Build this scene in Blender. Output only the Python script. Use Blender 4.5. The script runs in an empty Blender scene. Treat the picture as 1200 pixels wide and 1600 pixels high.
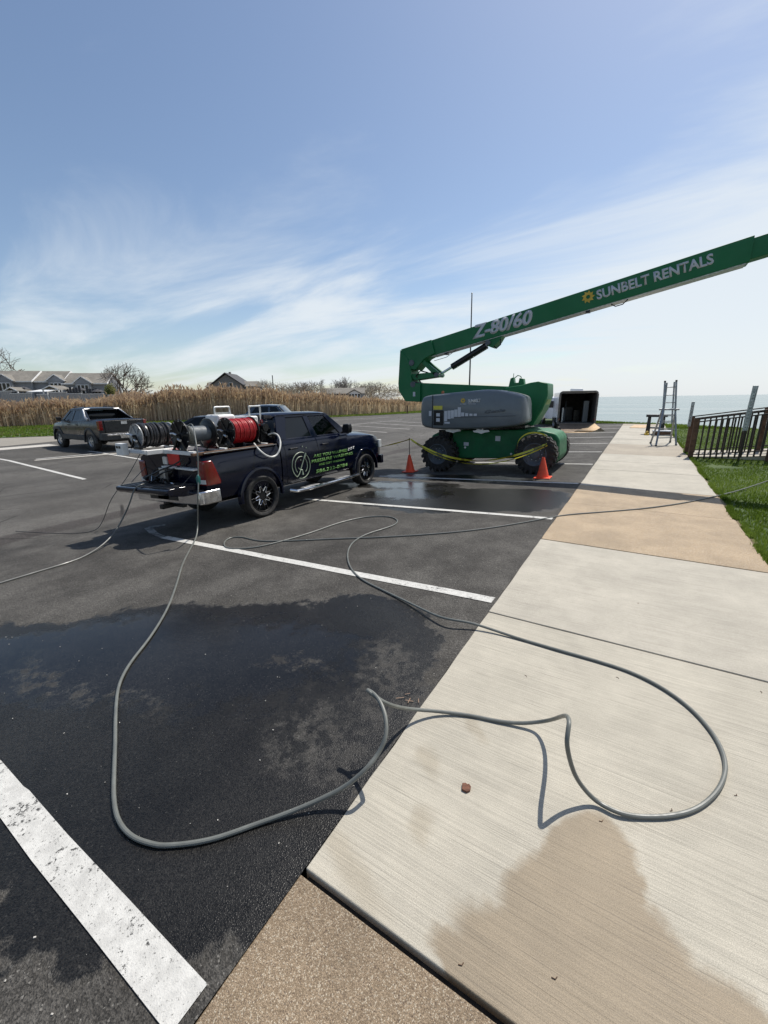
import bpy, bmesh, math, random
import numpy as np
from mathutils import Vector, Matrix
random.seed(7)
rng = np.random.default_rng(7)
S = bpy.context.scene
COL = S.collection
rad = math.radians

# ------------------------------------------------------------ camera
cam = bpy.data.cameras.new('camera')
cam.sensor_fit = 'VERTICAL'; cam.sensor_height = 36; cam.sensor_width = 27
cam.lens = 14.4; cam.clip_start = .05; cam.clip_end = 20000
co = bpy.data.objects.new('camera', cam); COL.objects.link(co)
RW = Matrix(((0.85398113, -0.12479727, 0.5051157), (0.52009232, 0.23243632, -0.82187428), (-0.01483957, 0.96457192, 0.26340233)))
co.matrix_world = Matrix.Translation((0, 0, 1.88)) @ RW.to_4x4()
S.camera = co
# ------------------------------------------------------------ sun and sky
SUN = Vector((0.14, 0.60, 1.0)).normalized()
EL = math.asin(SUN.z); AZ = math.atan2(SUN.x, SUN.y)
sl = bpy.data.lights.new('sun', 'SUN'); sl.energy = 4.0; sl.angle = rad(.5); sl.color = (1, .95, .87)
so = bpy.data.objects.new('sun', sl); COL.objects.link(so)
so.rotation_euler = SUN.to_track_quat('Z', 'Y').to_euler()
W = bpy.data.worlds.new('World'); S.world = W; W.use_nodes = True
nt = W.node_tree; nt.nodes.clear()
def wn(t, **k):
    n = nt.nodes.new(t)
    for a, b in k.items(): setattr(n, a, b)
    return n
sky = wn('ShaderNodeTexSky', sky_type='NISHITA', sun_disc=False, sun_elevation=EL, sun_rotation=AZ, air_density=1.0, dust_density=.8, ozone_density=1.0, altitude=0)
tc = wn('ShaderNodeTexCoord'); sep = wn('ShaderNodeSeparateXYZ'); nt.links.new(tc.outputs['Generated'], sep.inputs[0])
def wm(op, a, b=None, c=None):
    n = wn('ShaderNodeMath', operation=op)
    for i, q in enumerate((a, b, c)):
        if q is None: continue
        if isinstance(q, (int, float)): n.inputs[i].default_value = q
        else: nt.links.new(q, n.inputs[i])
    return n.outputs[0]
def wr(v, a, b, c=0., d=1.):
    n = wn('ShaderNodeMapRange', interpolation_type='SMOOTHSTEP'); n.clamp = True
    nt.links.new(v, n.inputs[0])
    for i, q in enumerate((a, b, c, d)): n.inputs[i + 1].default_value = q
    return n.outputs[0]
zc = wm('MAXIMUM', sep.outputs[2], 0.0)
zz = wm('ADD', zc, .12)
cb = wn('ShaderNodeCombineXYZ')
nt.links.new(wm('DIVIDE', sep.outputs[0], zz), cb.inputs[0]); nt.links.new(wm('DIVIDE', sep.outputs[1], zz), cb.inputs[1])
mp = wn('ShaderNodeMapping'); mp.inputs['Rotation'].default_value = (0, 0, rad(35)); mp.inputs['Scale'].default_value = (.55, 1.25, 1); nt.links.new(cb.outputs[0], mp.inputs[0])
n1 = wn('ShaderNodeTexNoise'); n1.inputs['Scale'].default_value = .9; n1.inputs['Detail'].default_value = 9; n1.inputs['Roughness'].default_value = .58; n1.inputs['Distortion'].default_value = .5
nt.links.new(mp.outputs[0], n1.inputs['Vector'])
n2 = wn('ShaderNodeTexNoise'); n2.inputs['Scale'].default_value = .3; n2.inputs['Detail'].default_value = 3; nt.links.new(mp.outputs[0], n2.inputs['Vector'])
# thin high cloud: everywhere low down, thicker towards the sun's side of the sky
side = wm('ADD', wm('MULTIPLY', sep.outputs[0], .80), wm('MULTIPLY', sep.outputs[1], .60))
sidem = wr(side, .0, .90)
low = wr(sep.outputs[2], .55, .04)
cover = wm('ADD', wm('MULTIPLY', wm('MULTIPLY', low, wr(side, -.9, .1, .55, 1.)), .80), wm('MULTIPLY', sidem, .98))
nz = wm('ADD', wm('MULTIPLY', wm('SUBTRACT', n1.outputs[0], .5), 2.9), wm('MULTIPLY', wm('SUBTRACT', n2.outputs[0], .5), 1.0))
cl = wr(wm('ADD', cover, nz), .38, 1.30, 0., .86)
cloudcol = wn('ShaderNodeRGB'); cloudcol.outputs[0].default_value = (6.5, 6.95, 7.3, 1)
mx = wn('ShaderNodeMix', data_type='RGBA'); nt.links.new(cl, mx.inputs[0]); nt.links.new(sky.outputs[0], mx.inputs[6]); nt.links.new(cloudcol.outputs[0], mx.inputs[7])
bg = wn('ShaderNodeBackground'); bg.inputs[1].default_value = .10; nt.links.new(mx.outputs[2], bg.inputs[0])
wo = wn('ShaderNodeOutputWorld'); nt.links.new(bg.outputs[0], wo.inputs[0])
S.view_settings.view_transform = 'Standard'; S.view_settings.look = 'None'; S.view_settings.gamma = 1; S.view_settings.use_curve_mapping = False
S.view_settings.exposure = 0.32

# ------------------------------------------------------------ material helpers
class NT:
    def __init__(s, name):
        s.m = bpy.data.materials.new(name); s.m.use_nodes = True; s.t = s.m.node_tree; s.t.nodes.clear()
        s.o = s.t.nodes.new('ShaderNodeOutputMaterial'); s.b = s.t.nodes.new('ShaderNodeBsdfPrincipled'); s.t.links.new(s.b.outputs[0], s.o.inputs[0])
        g = s.t.nodes.new('ShaderNodeNewGeometry'); s.P = g.outputs['Position']; s.N = g.outputs['Normal']
    def n(s, t, **k):
        n = s.t.nodes.new(t)
        for a, b in k.items(): setattr(n, a, b)
        return n
    def set(s, inp, v):
        if isinstance(v, bpy.types.NodeSocket): s.t.links.new(v, inp)
        elif isinstance(v, tuple) and len(v) == 3 and inp.type == 'RGBA': inp.default_value = (*v, 1)
        else: inp.default_value = v
    def m_(s, op, a, b=0., c=0.):
        n = s.n('ShaderNodeMath', operation=op)
        for i, q in enumerate((a, b, c)): s.set(n.inputs[i], q)
        return n.outputs[0]
    def scale(s, v, sc, loc=(0, 0, 0), rot=(0, 0, 0)):
        n = s.n('ShaderNodeMapping'); s.set(n.inputs[0], v); n.inputs['Scale'].default_value = sc; n.inputs['Location'].default_value = loc; n.inputs['Rotation'].default_value = rot
        return n.outputs[0]
    def noise(s, sc, det=4, rough=.55, v=None, dist=0.):
        n = s.n('ShaderNodeTexNoise'); s.set(n.inputs['Vector'], v or s.P); n.inputs['Scale'].default_value = sc; n.inputs['Detail'].default_value = det; n.inputs['Roughness'].default_value = rough; n.inputs['Distortion'].default_value = dist
        return n.outputs[0]
    def vor(s, sc, v=None, out='Distance', feature='F1'):
        n = s.n('ShaderNodeTexVoronoi', feature=feature); s.set(n.inputs['Vector'], v or s.P); n.inputs['Scale'].default_value = sc
        return n.outputs[out]
    def mr(s, v, a, b, c=0., d=1., smooth=True):
        n = s.n('ShaderNodeMapRange'); n.clamp = True
        if smooth: n.interpolation_type = 'SMOOTHSTEP'
        s.set(n.inputs[0], v)
        for i, q in enumerate((a, b, c, d)): n.inputs[i + 1].default_value = q
        return n.outputs[0]
    def mix(s, f, a, b, mode='MIX'):
        n = s.n('ShaderNodeMix', data_type='RGBA', blend_type=mode); s.set(n.inputs[0], f); s.set(n.inputs[6], a); s.set(n.inputs[7], b)
        return n.outputs[2]
    def mul(s, col, v):
        n = s.n('ShaderNodeMix', data_type='RGBA', blend_type='MULTIPLY'); n.inputs[0].default_value = 1; s.set(n.inputs[6], col)
        c = s.n('ShaderNodeCombineColor'); [s.set(c.inputs[i], v) for i in range(3)]; s.t.links.new(c.outputs[0], n.inputs[7])
        return n.outputs[2]
    def bump(s, h, dist, st=1.):
        n = s.n('ShaderNodeBump'); s.set(n.inputs['Height'], h); n.inputs['Distance'].default_value = dist; s.set(n.inputs['Strength'], st)
        s.t.links.new(n.outputs[0], s.b.inputs['Normal']); return n.outputs[0]
    def fin(s, col, rough=.6, metal=0., coat=0., spec=None):
        s.set(s.b.inputs['Base Color'], col); s.set(s.b.inputs['Roughness'], rough); s.set(s.b.inputs['Metallic'], metal)
        s.b.inputs['Coat Weight'].default_value = coat; s.b.inputs['Coat Roughness'].default_value = .06
        if spec is not None: s.set(s.b.inputs['Specular IOR Level'], spec)
        return s.m
def paint(name, c, rough=.5, metal=0., coat=0., var=.18, sc=6., bump=0., bsc=60., dirt=0.):
    k = NT(name)
    oc = k.n('ShaderNodeTexCoord').outputs['Object']
    f = k.mr(k.noise(sc, 5, .6, oc), .3, .7, 1 - var, 1 + var)
    col = k.mul(c, f)
    if dirt: col = k.mix(k.mr(k.noise(sc * 2.3, 6, .7, oc), .5, .75, 0, dirt), col, (.16, .14, .11))
    r = k.mr(k.noise(sc * 1.7, 3, .6, oc), .3, .7, max(rough - .07, .02), min(rough + .1, 1))
    if bump: k.bump(k.noise(bsc, 3, .6, oc), bump)
    return k.fin(col, r, metal, coat)
M = {}
M['navy'] = paint('navy_paint', (.0010, .0027, .0125), .14, 0, .0, .05, 2); M['navy'].node_tree.nodes['Principled BSDF'].inputs['Specular IOR Level'].default_value = .42
M['blackpl'] = paint('black_plastic', (.018, .018, .02), .45, var=.3, dirt=.1)
M['black'] = paint('black_metal', (.012, .012, .013), .32, .2, var=.3)
M['rubber'] = paint('rubber', (.022, .021, .020), .8, var=.35, sc=9, bump=.002, dirt=.35)
M['chrome'] = paint('chrome', (.75, .75, .76), .12, 1., var=.05)
M['alu'] = paint('aluminium', (.55, .56, .57), .38, .9, var=.15, dirt=.15)
M['ladder'] = paint('ladder_metal', (.32, .325, .33), .45, .5, var=.2, dirt=.2)
M['galv'] = paint('galvanised', (.45, .47, .48), .45, .8, var=.3, sc=18, dirt=.2)
M['white'] = paint('white_enamel', (.72, .72, .70), .4, var=.08, dirt=.22)
M['whitevin'] = paint('white_trim', (.75, .75, .73), .6, var=.06)
M['red'] = paint('red_hose', (.42, .012, .015), .38, var=.2)
M['redlens'] = paint('red_lens', (.17, .003, .004), .15, 0, .8, var=.15)
M['canred'] = paint('red_plastic', (.55, .012, .012), .4, var=.1)
M['clearlens'] = paint('clear_lens', (.65, .65, .62), .2, 0, .5)
M['hose'] = paint('grey_hose', (.135, .142, .13), .42, var=.12, sc=10, dirt=.15)
M['hosegr'] = paint('dark_grey_hose', (.10, .105, .10), .42, var=.12)
M['greyrim2'] = paint('light_grey_flange', (.32, .33, .34), .4, .3, var=.15)
M['meshgrey'] = paint('grey_mesh', (.30, .31, .30), .7, var=.2, sc=30)
M['hosedk'] = paint('black_hose', (.03, .03, .032), .35, var=.3)
M['hosewh'] = paint('white_hose', (.62, .62, .58), .45)
M['green'] = paint('green_machine_paint', (.0008, .13, .040), .5, 0, .0, .06, 1.2)
M['greendk'] = paint('green_chassis_paint', (.0008, .112, .035), .55, 0, .0, .15, 3, dirt=.12)
M['grey'] = paint('grey_cowl', (.13, .152, .168), .42, 0, .25, .08, 2, dirt=.06)
M['greyrim'] = paint('grey_rim', (.085, .10, .115), .55, var=.2, dirt=.3)
M['letter'] = paint('grey_letters', (.52, .54, .58), .45, var=.05)
M['lettergr'] = paint('green_letters', (.15, .33, .075), .5, var=.25, sc=10)
M['logogr'] = paint('logo_grey_green', (.30, .36, .26), .5, var=.25, sc=10)
M['gold'] = paint('sun_yellow', (.62, .42, .05), .5)
M['yellowgreen'] = paint('faded_decal', (.16, .26, .06), .5)
M['trframe'] = paint('trailer_frame', (.17, .15, .13), .6, .2, var=.3)
M['rampwood'] = paint('ramp_boards', (.17, .12, .08), .8, var=.2)
M['yellow'] = paint('yellow_decal', (.55, .50, .06), .5)
M['orange'] = paint('cone_orange', (.80, .07, .018), .5, var=.12, dirt=.12)
M['amber'] = paint('amber_lens', (.45, .12, .02), .3)
M['wood'] = paint('timber_brown', (.105, .055, .03), .75, var=.35, sc=8, bump=.003)
M['bronze'] = paint('dark_bronze', (.035, .024, .018), .5, .2, var=.25)
M['ply'] = paint('plywood', (.50, .35, .20), .7, var=.15)
M['charcoal'] = paint('charcoal_paint', (.006, .008, .012), .3, 0, .15, .05, 2)
M['cladding'] = paint('grey_cladding', (.028, .030, .032), .6, var=.15, dirt=.1)
M['silverpaint'] = paint('silver_paint', (.42, .44, .47), .3, .4, .6, .05)
M['carblue'] = paint('slate_blue_paint', (.03, .045, .065), .25, .2, 1., .05)
M['vanwhite'] = paint('van_white', (.60, .63, .68), .3, 0, .6, .05, dirt=.08)
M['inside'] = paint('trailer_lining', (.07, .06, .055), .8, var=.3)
M['shingle'] = None
k = NT('tinted_glass'); M['tint'] = k.fin((.006, .008, .010), .06, 0, 0., .35)
k = NT('clear_glass')
tr = k.n('ShaderNodeBsdfTransparent'); tr.inputs[0].default_value = (.62, .70, .68, 1)
gl = k.n('ShaderNodeBsdfGlossy'); gl.inputs['Roughness'].default_value = .03
fr = k.n('ShaderNodeFresnel'); fr.inputs[0].default_value = 1.5
mxs = k.n('ShaderNodeMixShader'); k.t.links.new(fr.outputs[0], mxs.inputs[0]); k.t.links.new(tr.outputs[0], mxs.inputs[1]); k.t.links.new(gl.outputs[0], mxs.inputs[2]); k.t.links.new(mxs.outputs[0], k.o.inputs[0])
M['glass'] = k.m

# ------------------------------------------------------------ geometry helpers
def tag(o, label=None, cat=None, group=None, kind=None):
    if label: o['label'] = label
    if cat: o['category'] = cat
    if group: o['group'] = group
    if kind: o['kind'] = kind
    return o
def empty(name, loc=(0, 0, 0), rot=(0, 0, 0), label=None, cat=None, group=None, kind=None):
    o = bpy.data.objects.new(name, None); o.empty_display_size = .2; COL.objects.link(o)
    o.location = loc; o.rotation_euler = rot
    return tag(o, label, cat, group, kind)
class MB:
    def __init__(s): s.v = []; s.f = []; s.mi = []; s.cur = 0
    def add(s, vs, fs):
        b = len(s.v); s.v += [tuple(v) for v in vs]; s.f += [tuple(b + i for i in f) for f in fs]; s.mi += [s.cur] * len(fs); return s
    def box(s, x0, x1, y0, y1, z0, z1, rot=None, piv=None):
        vs = [Vector((x, y, z)) for z in (z0, z1) for y in (y0, y1) for x in (x0, x1)]
        if rot is not None:
            p = Vector(piv) if piv else Vector(((x0 + x1) / 2, (y0 + y1) / 2, (z0 + z1) / 2)); vs = [rot @ (v - p) + p for v in vs]
        return s.add(vs, [(0, 2, 3, 1), (4, 5, 7, 6), (0, 1, 5, 4), (2, 6, 7, 3), (0, 4, 6, 2), (1, 3, 7, 5)])
    def bar(s, a, b, w, h=None, up=(0, 0, 1)):
        a = Vector(a); b = Vector(b); h = h or w; d = (b - a).normalized(); u = Vector(up)
        if abs(d.dot(u)) > .98: u = Vector((0, 1, 0))
        r = d.cross(u).normalized(); u = r.cross(d)
        vs = [p + r * (sx * w / 2) + u * (sz * h / 2) for p in (a, b) for sx, sz in ((-1, -1), (1, -1), (1, 1), (-1, 1))]
        return s.add(vs, [(3, 2, 1, 0), (4, 5, 6, 7), (0, 1, 5, 4), (1, 2, 6, 5), (2, 3, 7, 6), (3, 0, 4, 7)])
    def tube(s, pts, r, n=8, caps=True):
        pts = [Vector(p) for p in pts]; rs = r if isinstance(r, (list, tuple)) else [r] * len(pts)
        t = (pts[1] - pts[0]).normalized(); u = t.orthogonal().normalized(); vs = []
        for i, p in enumerate(pts):
            a = pts[min(i + 1, len(pts) - 1)] - pts[max(i - 1, 0)]
            if a.length > 1e-9: t = a.normalized()
            u = (u - t * u.dot(t)).normalized(); w = t.cross(u)
            vs += [p + (u * math.cos(2 * math.pi * j / n) + w * math.sin(2 * math.pi * j / n)) * rs[i] for j in range(n)]
        fs = [(i * n + j, i * n + (j + 1) % n, (i + 1) * n + (j + 1) % n, (i + 1) * n + j) for i in range(len(pts) - 1) for j in range(n)]
        if caps: fs += [tuple(range(n))[::-1], tuple((len(pts) - 1) * n + j for j in range(n))]
        return s.add(vs, fs)
    def prism(s, poly, axis, a, b):
        m = len(poly)
        def P(p, q): return {'x': (q, p[0], p[1]), 'y': (p[0], q, p[1]), 'z': (p[0], p[1], q)}[axis]
        vs = [P(p, a) for p in poly] + [P(p, b) for p in poly]
        return s.add(vs, [tuple(range(m))[::-1], tuple(range(m, 2 * m))] + [(i, (i + 1) % m, m + (i + 1) % m, m + i) for i in range(m)])
    def lathe(s, prof, c, axis, n=32, closed=False):
        c = Vector(c); ax = {'x': Vector((1, 0, 0)), 'y': Vector((0, 1, 0)), 'z': Vector((0, 0, 1))}[axis]
        u = {'x': Vector((0, 1, 0)), 'y': Vector((0, 0, 1)), 'z': Vector((1, 0, 0))}[axis]; w = ax.cross(u); m = len(prof)
        vs = [c + ax * h + (u * math.cos(2 * math.pi * j / n) + w * math.sin(2 * math.pi * j / n)) * r for j in range(n) for r, h in prof]
        fs = [(j * m + i, j * m + i + 1, ((j + 1) % n) * m + i + 1, ((j + 1) % n) * m + i) for j in range(n) for i in range(m - 1)]
        if closed: fs += [(j * m + m - 1, j * m, ((j + 1) % n) * m, ((j + 1) % n) * m + m - 1) for j in range(n)]
        return s.add(vs, fs)
    def loft(s, rings, caps=True):
        n = len(rings[0]); vs = [p for r in rings for p in r]
        fs = [(i * n + j, i * n + (j + 1) % n, (i + 1) * n + (j + 1) % n, (i + 1) * n + j) for i in range(len(rings) - 1) for j in range(n)]
        if caps: fs += [tuple(range(n))[::-1], tuple((len(rings) - 1) * n + j for j in range(n))]
        return s.add(vs, fs)
    def quad(s, *p): return s.add(p, [tuple(range(len(p)))])
    def build(s, name, mat, parent=None, world=True, ang=35, bevel=0, segs=2, recalc=True, solid=0):
        me = bpy.data.meshes.new(name); vs = s.v
        if parent is not None and world: l = parent.location; vs = [(v[0] - l[0], v[1] - l[1], v[2] - l[2]) for v in vs]
        me.from_pydata(vs, [], s.f)
        mats = mat if isinstance(mat, (list, tuple)) else [mat]
        for m in mats: me.materials.append(m)
        if len(mats) > 1: me.polygons.foreach_set('material_index', s.mi)
        if recalc:
            bm = bmesh.new(); bm.from_mesh(me); bmesh.ops.remove_doubles(bm, verts=bm.verts, dist=1e-5); bmesh.ops.recalc_face_normals(bm, faces=bm.faces); bm.to_mesh(me); bm.free()
        if ang:
            me.shade_smooth(); me.set_sharp_from_angle(angle=rad(ang))
        o = bpy.data.objects.new(name, me); COL.objects.link(o)
        if parent is not None: o.parent = parent
        if solid: q = o.modifiers.new('s', 'SOLIDIFY'); q.thickness = solid; q.offset = 0
        if bevel:
            q = o.modifiers.new('b', 'BEVEL'); q.width = bevel; q.segments = segs; q.limit_method = 'ANGLE'; q.angle_limit = rad(30)
            if ang: o.modifiers.new('w', 'WEIGHTED_NORMAL').keep_sharp = True
        return o
def spline(pts, sub=6):
    P = [Vector(p) for p in pts]; out = []
    for i in range(len(P) - 1):
        a = P[max(i - 1, 0)]; b = P[i]; c = P[i + 1]; d = P[min(i + 2, len(P) - 1)]
        for k in range(sub):
            t = k / sub
            out.append(.5 * ((2 * b) + (c - a) * t + (2 * a - 5 * b + 4 * c - d) * t * t + (3 * b - a - 3 * c + d) * t ** 3))
    return out + [P[-1]]
def smooth_pts(P, it=2):
    P = [Vector(p) for p in P]
    for _ in range(it): P = [P[0]] + [(P[i - 1] + 2 * P[i] + P[i + 1]) / 4 for i in range(1, len(P) - 1)] + [P[-1]]
    return P
def text_mesh(s, bold=.02, shear=0.):
    c = bpy.data.curves.new('t', 'FONT'); c.body = s; c.size = 1; c.offset = bold; c.shear = shear; c.extrude = .0; c.fill_mode = 'FRONT'; c.resolution_u = 3
    o = bpy.data.objects.new('t', c); COL.objects.link(o); bpy.context.view_layer.update()
    me = bpy.data.meshes.new_from_object(o.evaluated_get(bpy.context.evaluated_depsgraph_get()))
    bpy.data.objects.remove(o); bpy.data.curves.remove(c); return me
def text_on(s, name, BL, BR, TL, nrm, mat, parent, bold=.02, shear=0., thick=.004, world=True, fat=0.):
    me = text_mesh(s, bold, shear); me.name = name
    xs = [v.co.x for v in me.vertices]; ys = [v.co.y for v in me.vertices]
    x0, x1, y0, y1 = min(xs), max(xs), min(ys), max(ys)
    if shear: x0 = min(xs)
    BL, BR, TL, nrm = Vector(BL), Vector(BR), Vector(TL), Vector(nrm)
    l = Vector(parent.location) if world else Vector()
    for v in me.vertices:
        u = (v.co.x - x0) / (x1 - x0); w = (v.co.y - y0) / (y1 - y0); v.co = BL + (BR - BL) * u + (TL - BL) * w + nrm * thick - l
    me.materials.clear(); me.materials.append(mat)
    bm = bmesh.new(); bm.from_mesh(me)
    if fat:      # heavier strokes: the same outline again, a stroke aside and a hair lower
        for q, (dx, dy) in enumerate(((-fat, 0), (fat, 0), (0, fat * .6), (0, -fat * .6))):
            m2 = me.copy(); u = (BR - BL).normalized(); w = (TL - BL).normalized()
            for v in m2.vertices: v.co = v.co + u * dx + w * dy - nrm * .0007 * (q + 1)
            bm.from_mesh(m2); bpy.data.meshes.remove(m2)
    r = bmesh.ops.extrude_face_region(bm, geom=bm.faces[:]); vv = [e for e in r['geom'] if isinstance(e, bmesh.types.BMVert)]
    bmesh.ops.translate(bm, verts=vv, vec=-nrm * (thick * .9)); bmesh.ops.recalc_face_normals(bm, faces=bm.faces); bm.to_mesh(me); bm.free()
    o = bpy.data.objects.new(name, me); COL.objects.link(o); o.parent = parent; return o
def copy_tree(o, parent=None):
    c = o.copy(); COL.objects.link(c); c.parent = parent
    if parent is not None: c.matrix_parent_inverse = o.matrix_parent_inverse.copy()
    for ch in list(o.children): copy_tree(ch, c)
    return c
def difference(o, cutters):
    for c in cutters:
        m = o.modifiers.new('d', 'BOOLEAN'); m.operation = 'DIFFERENCE'; m.solver = 'EXACT'; m.object = c
    bpy.context.view_layer.update()
    me = bpy.data.meshes.new_from_object(o.evaluated_get(bpy.context.evaluated_depsgraph_get()))
    o.modifiers.clear(); old = o.data; o.data = me; me.name = old.name
    me.shade_smooth(); me.set_sharp_from_angle(angle=rad(30))
    for c in cutters: bpy.data.objects.remove(c)
def lotz(x):
    if x > -.96: return 0.
    if x > -9: return -.05 * (-.96 - x)
    if x > -20: return -.402 + .302 * (-9 - x) / 11.
    return -.1
HOSE_A = [(-6.25, 4.211, 1.555), (-5.753, 3.9, 1.312), (-5.685, 3.85, 1.077), (-5.67, 3.8, 0.74), (-5.613, 3.7, 0.414), (-5.958, 3.88, 0.011), (-5.805, 3.723, -0.17), (-5.47, 3.378, -0.214), (-4.953, 2.92, -0.188), (-4.4, 2.489, -0.161), (-3.877, 2.061, -0.135), (-3.466, 1.651, -0.114), (-3.217, 1.351, -0.102), (-2.996, 1.155, -0.09), (-2.725, 1.001, -0.077), (-2.428, 0.853, -0.062), (-2.188, 0.731, -0.05), (-2.022, 0.651, -0.041), (-1.885, 0.605, -0.035), (-1.751, 0.595, -0.028), (-1.637, 0.619, -0.022), (-1.551, 0.657, -0.018), (-1.407, 0.765, -0.01), (-1.283, 0.914, -0.004), (-1.185, 1.022, 0.01), (-1.078, 1.13, 0.045), (-0.984, 1.212, 0.1), (-0.916, 1.279, 0.171), (-0.89, 1.365, 0.211), (-0.884, 1.425, 0.271), (-0.925, 1.487, 0.312), (-0.986, 1.536, 0.34), (-1.047, 1.562, 0.352), (-1.086, 1.565, 0.355), (-1.056, 1.558, 0.352), (-0.998, 1.568, 0.32), (-0.963, 1.636, 0.252), (-0.956, 1.813, 0.102), (-0.851, 1.949, 0.031), (-0.678, 2.04, 0.011), (-0.512, 2.082, 0.012), (-0.39, 2.118, 0.022), (-0.282, 2.148, 0.057), (-0.206, 2.107, 0.142), (-0.156, 2.022, 0.251), (-0.124, 1.897, 0.362), (-0.108, 1.832, 0.387), (-0.105, 1.787, 0.362), (-0.1, 1.763, 0.312), (-0.072, 1.774, 0.202), (-0.031, 1.788, 0.111), (0.045, 1.809, 0.026), (0.139, 1.801, 0.021), (0.229, 1.838, 0.012), (0.342, 1.908, 0.012), (0.446, 2.006, 0.011), (0.532, 2.139, 0.012), (0.59, 2.287, 0.011), (0.611, 2.432, 0.012), (0.584, 2.602, 0.012), (0.494, 2.783, 0.011), (0.35, 2.921, 0.012), (0.165, 3.005, 0.011), (-0.059, 3.028, 0.011), (-0.324, 3.031, 0.012), (-0.59, 3.04, 0.011), (-0.825, 3.04, 0.026), (-1.011, 3.016, 0.049), (-1.167, 2.973, 0.057), (-1.334, 3.012, 0.033), (-1.679, 3.179, -0.014), (-2.062, 3.331, -0.043), (-2.453, 3.487, -0.063), (-2.797, 3.741, -0.08), (-3.121, 4.128, -0.096), (-3.333, 4.541, -0.107), (-3.377, 4.957, -0.109), (-3.279, 5.328, -0.104), (-3.236, 5.624, -0.102), (-3.358, 5.88, -0.108), (-3.631, 6.015, -0.122), (-3.997, 5.843, -0.14), (-4.205, 5.361, -0.15), (-4.271, 4.769, -0.154), (-4.376, 4.297, -0.159), (-4.518, 3.914, -0.166), (-4.704, 3.717, -0.176), (-4.964, 3.642, -0.188), (-5.204, 3.772, -0.2), (-5.359, 3.989, -0.209), (-5.21, 4.118, -0.201), (-4.767, 4.077, -0.179), (-4.328, 4.248, -0.157), (-3.73, 4.582, -0.127), (-3.046, 4.945, -0.093), (-2.402, 5.362, -0.06), (-1.865, 5.811, -0.034), (-1.345, 6.418, -0.008), (-0.879, 7.055, 0.012), (-0.354, 7.562, 0.012), (0.195, 8.094, 0.012), (0.78, 8.815, 0.011), (1.328, 9.668, 0.011), (1.9, 10.67, 0.012), (2.626, 12.189, 0.011), (3.904, 14.926, 0.012)]
HOSE_B = [(-6.5, 4.627, 1.105), (-6.6, 4.425, 0.987), (-6.8, 4.287, 0.823), (-7.0, 4.114, 0.674), (-7.3, 4.016, 0.562), (-7.025, 3.66, 0.57), (-7.08, 3.55, 0.497), (-7.094, 3.45, 0.297), (-7.182, 3.35, 0.055), (-7.086, 3.116, -0.144), (-6.927, 2.832, -0.247), (-6.742, 2.498, -0.278), (-6.66, 2.224, -0.273), (-6.649, 1.923, -0.273), (-6.635, 1.647, -0.272), (-6.649, 1.341, -0.273), (-6.83, 1.043, -0.282)]
HOSE_W = [(-6.15, 5.37, 1.128), (-5.93, 5.283, 1.028), (-5.88, 5.38, 0.925), (-5.86, 5.499, 0.876), (-5.86, 5.633, 0.896), (-5.86, 5.728, 0.996), (-5.95, 5.849, 1.128), (-6.05, 5.893, 1.245), (-6.2, 5.906, 1.277), (-6.3, 5.861, 1.24)]
UPRIGHT = [(-6.759, 3.409), (-6.483, 3.143), (-6.39, 2.851), (-6.343, 2.404), (-6.047, 2.375), (-6.041, 1.808), (-6.575, 1.834), (-6.813, 2.16), (-6.835, 2.38)]
TOWER = [(-3.195, 2.196), (-2.933, 2.223), (-2.679, 2.283), (-2.479, 2.309), (-2.226, 2.251), (-2.199, 1.935), (-2.3, 1.564), (-2.538, 1.128), (-3.12, 1.063), (-3.335, 1.566), (-3.373, 2.166)]
RISER = [(-6.228, 2.4), (-3.195, 2.196), (-3.171, 1.83), (-6.225, 1.81)]
ENDBLOCK = [(-6.736, 3.427), (-5.692, 3.625), (-5.579, 3.235), (-5.9, 3.108), (-6.119, 2.895), (-6.231, 2.786), (-6.598, 2.861)]
LINK1 = [(-6.459, 2.661), (-5.504, 2.695), (-5.437, 2.562), (-6.275, 2.479)]
LINK2 = [(-6.188, 3.125), (-6.055, 3.136), (-5.439, 2.674), (-5.565, 2.567)]
LUG = [(-4.036, 3.474), (-3.91, 3.548), (-3.568, 3.568), (-3.666, 3.41), (-3.84, 3.272), (-3.991, 3.335)]
ZTXT = [(-4.397, 3.537), (-2.811, 3.781), (-4.357, 3.908), (-2.791, 4.161)]
STXT = [(-1.261, 4.171), (0.951, 4.611), (-1.313, 4.391), (0.908, 4.814)]
SUN = [(-1.47, 4.269), (-1.34, 4.252)]
COVER = [(-5.44, 1.027), (-5.528, 1.322), (-5.512, 1.868), (-5.39, 1.991), (-4.871, 2.034), (-4.026, 2.084), (-3.498, 2.12), (-3.072, 2.062), (-2.658, 1.958), (-2.541, 1.877), (-2.486, 1.352), (-2.525, 1.223), (-2.847, 1.152), (-3.891, 1.062)]
COVTXT = [(-4.05, 1.782), (-3.709, 1.795), (-4.054, 1.866), (-3.714, 1.895)]
COVSUN = [(-4.199, 1.834), (-4.125, 1.833)]
GENIE = [(-3.57, 1.493), (-3.023, 1.544), (-3.574, 1.577), (-3.029, 1.642)]
YLAB = [(-5.079, 1.596), (-4.802, 1.613), (-5.082, 1.703), (-4.805, 1.719)]
PANEL = [(-5.071, 1.163), (-4.771, 1.186), (-5.079, 1.578), (-4.782, 1.596)]
WLAB = [(-4.734, 1.258), (-3.797, 1.408), (-4.742, 1.56), (-4.247, 1.629), (-4.241, 1.457), (-3.8, 1.459)]
T1 = [(1.495, 0.945), (2.731, 0.947), (1.519, 1.021), (2.752, 1.039)]
T2 = [(1.416, 0.835), (2.932, 0.847), (1.436, 0.914), (2.959, 0.931)]
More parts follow.
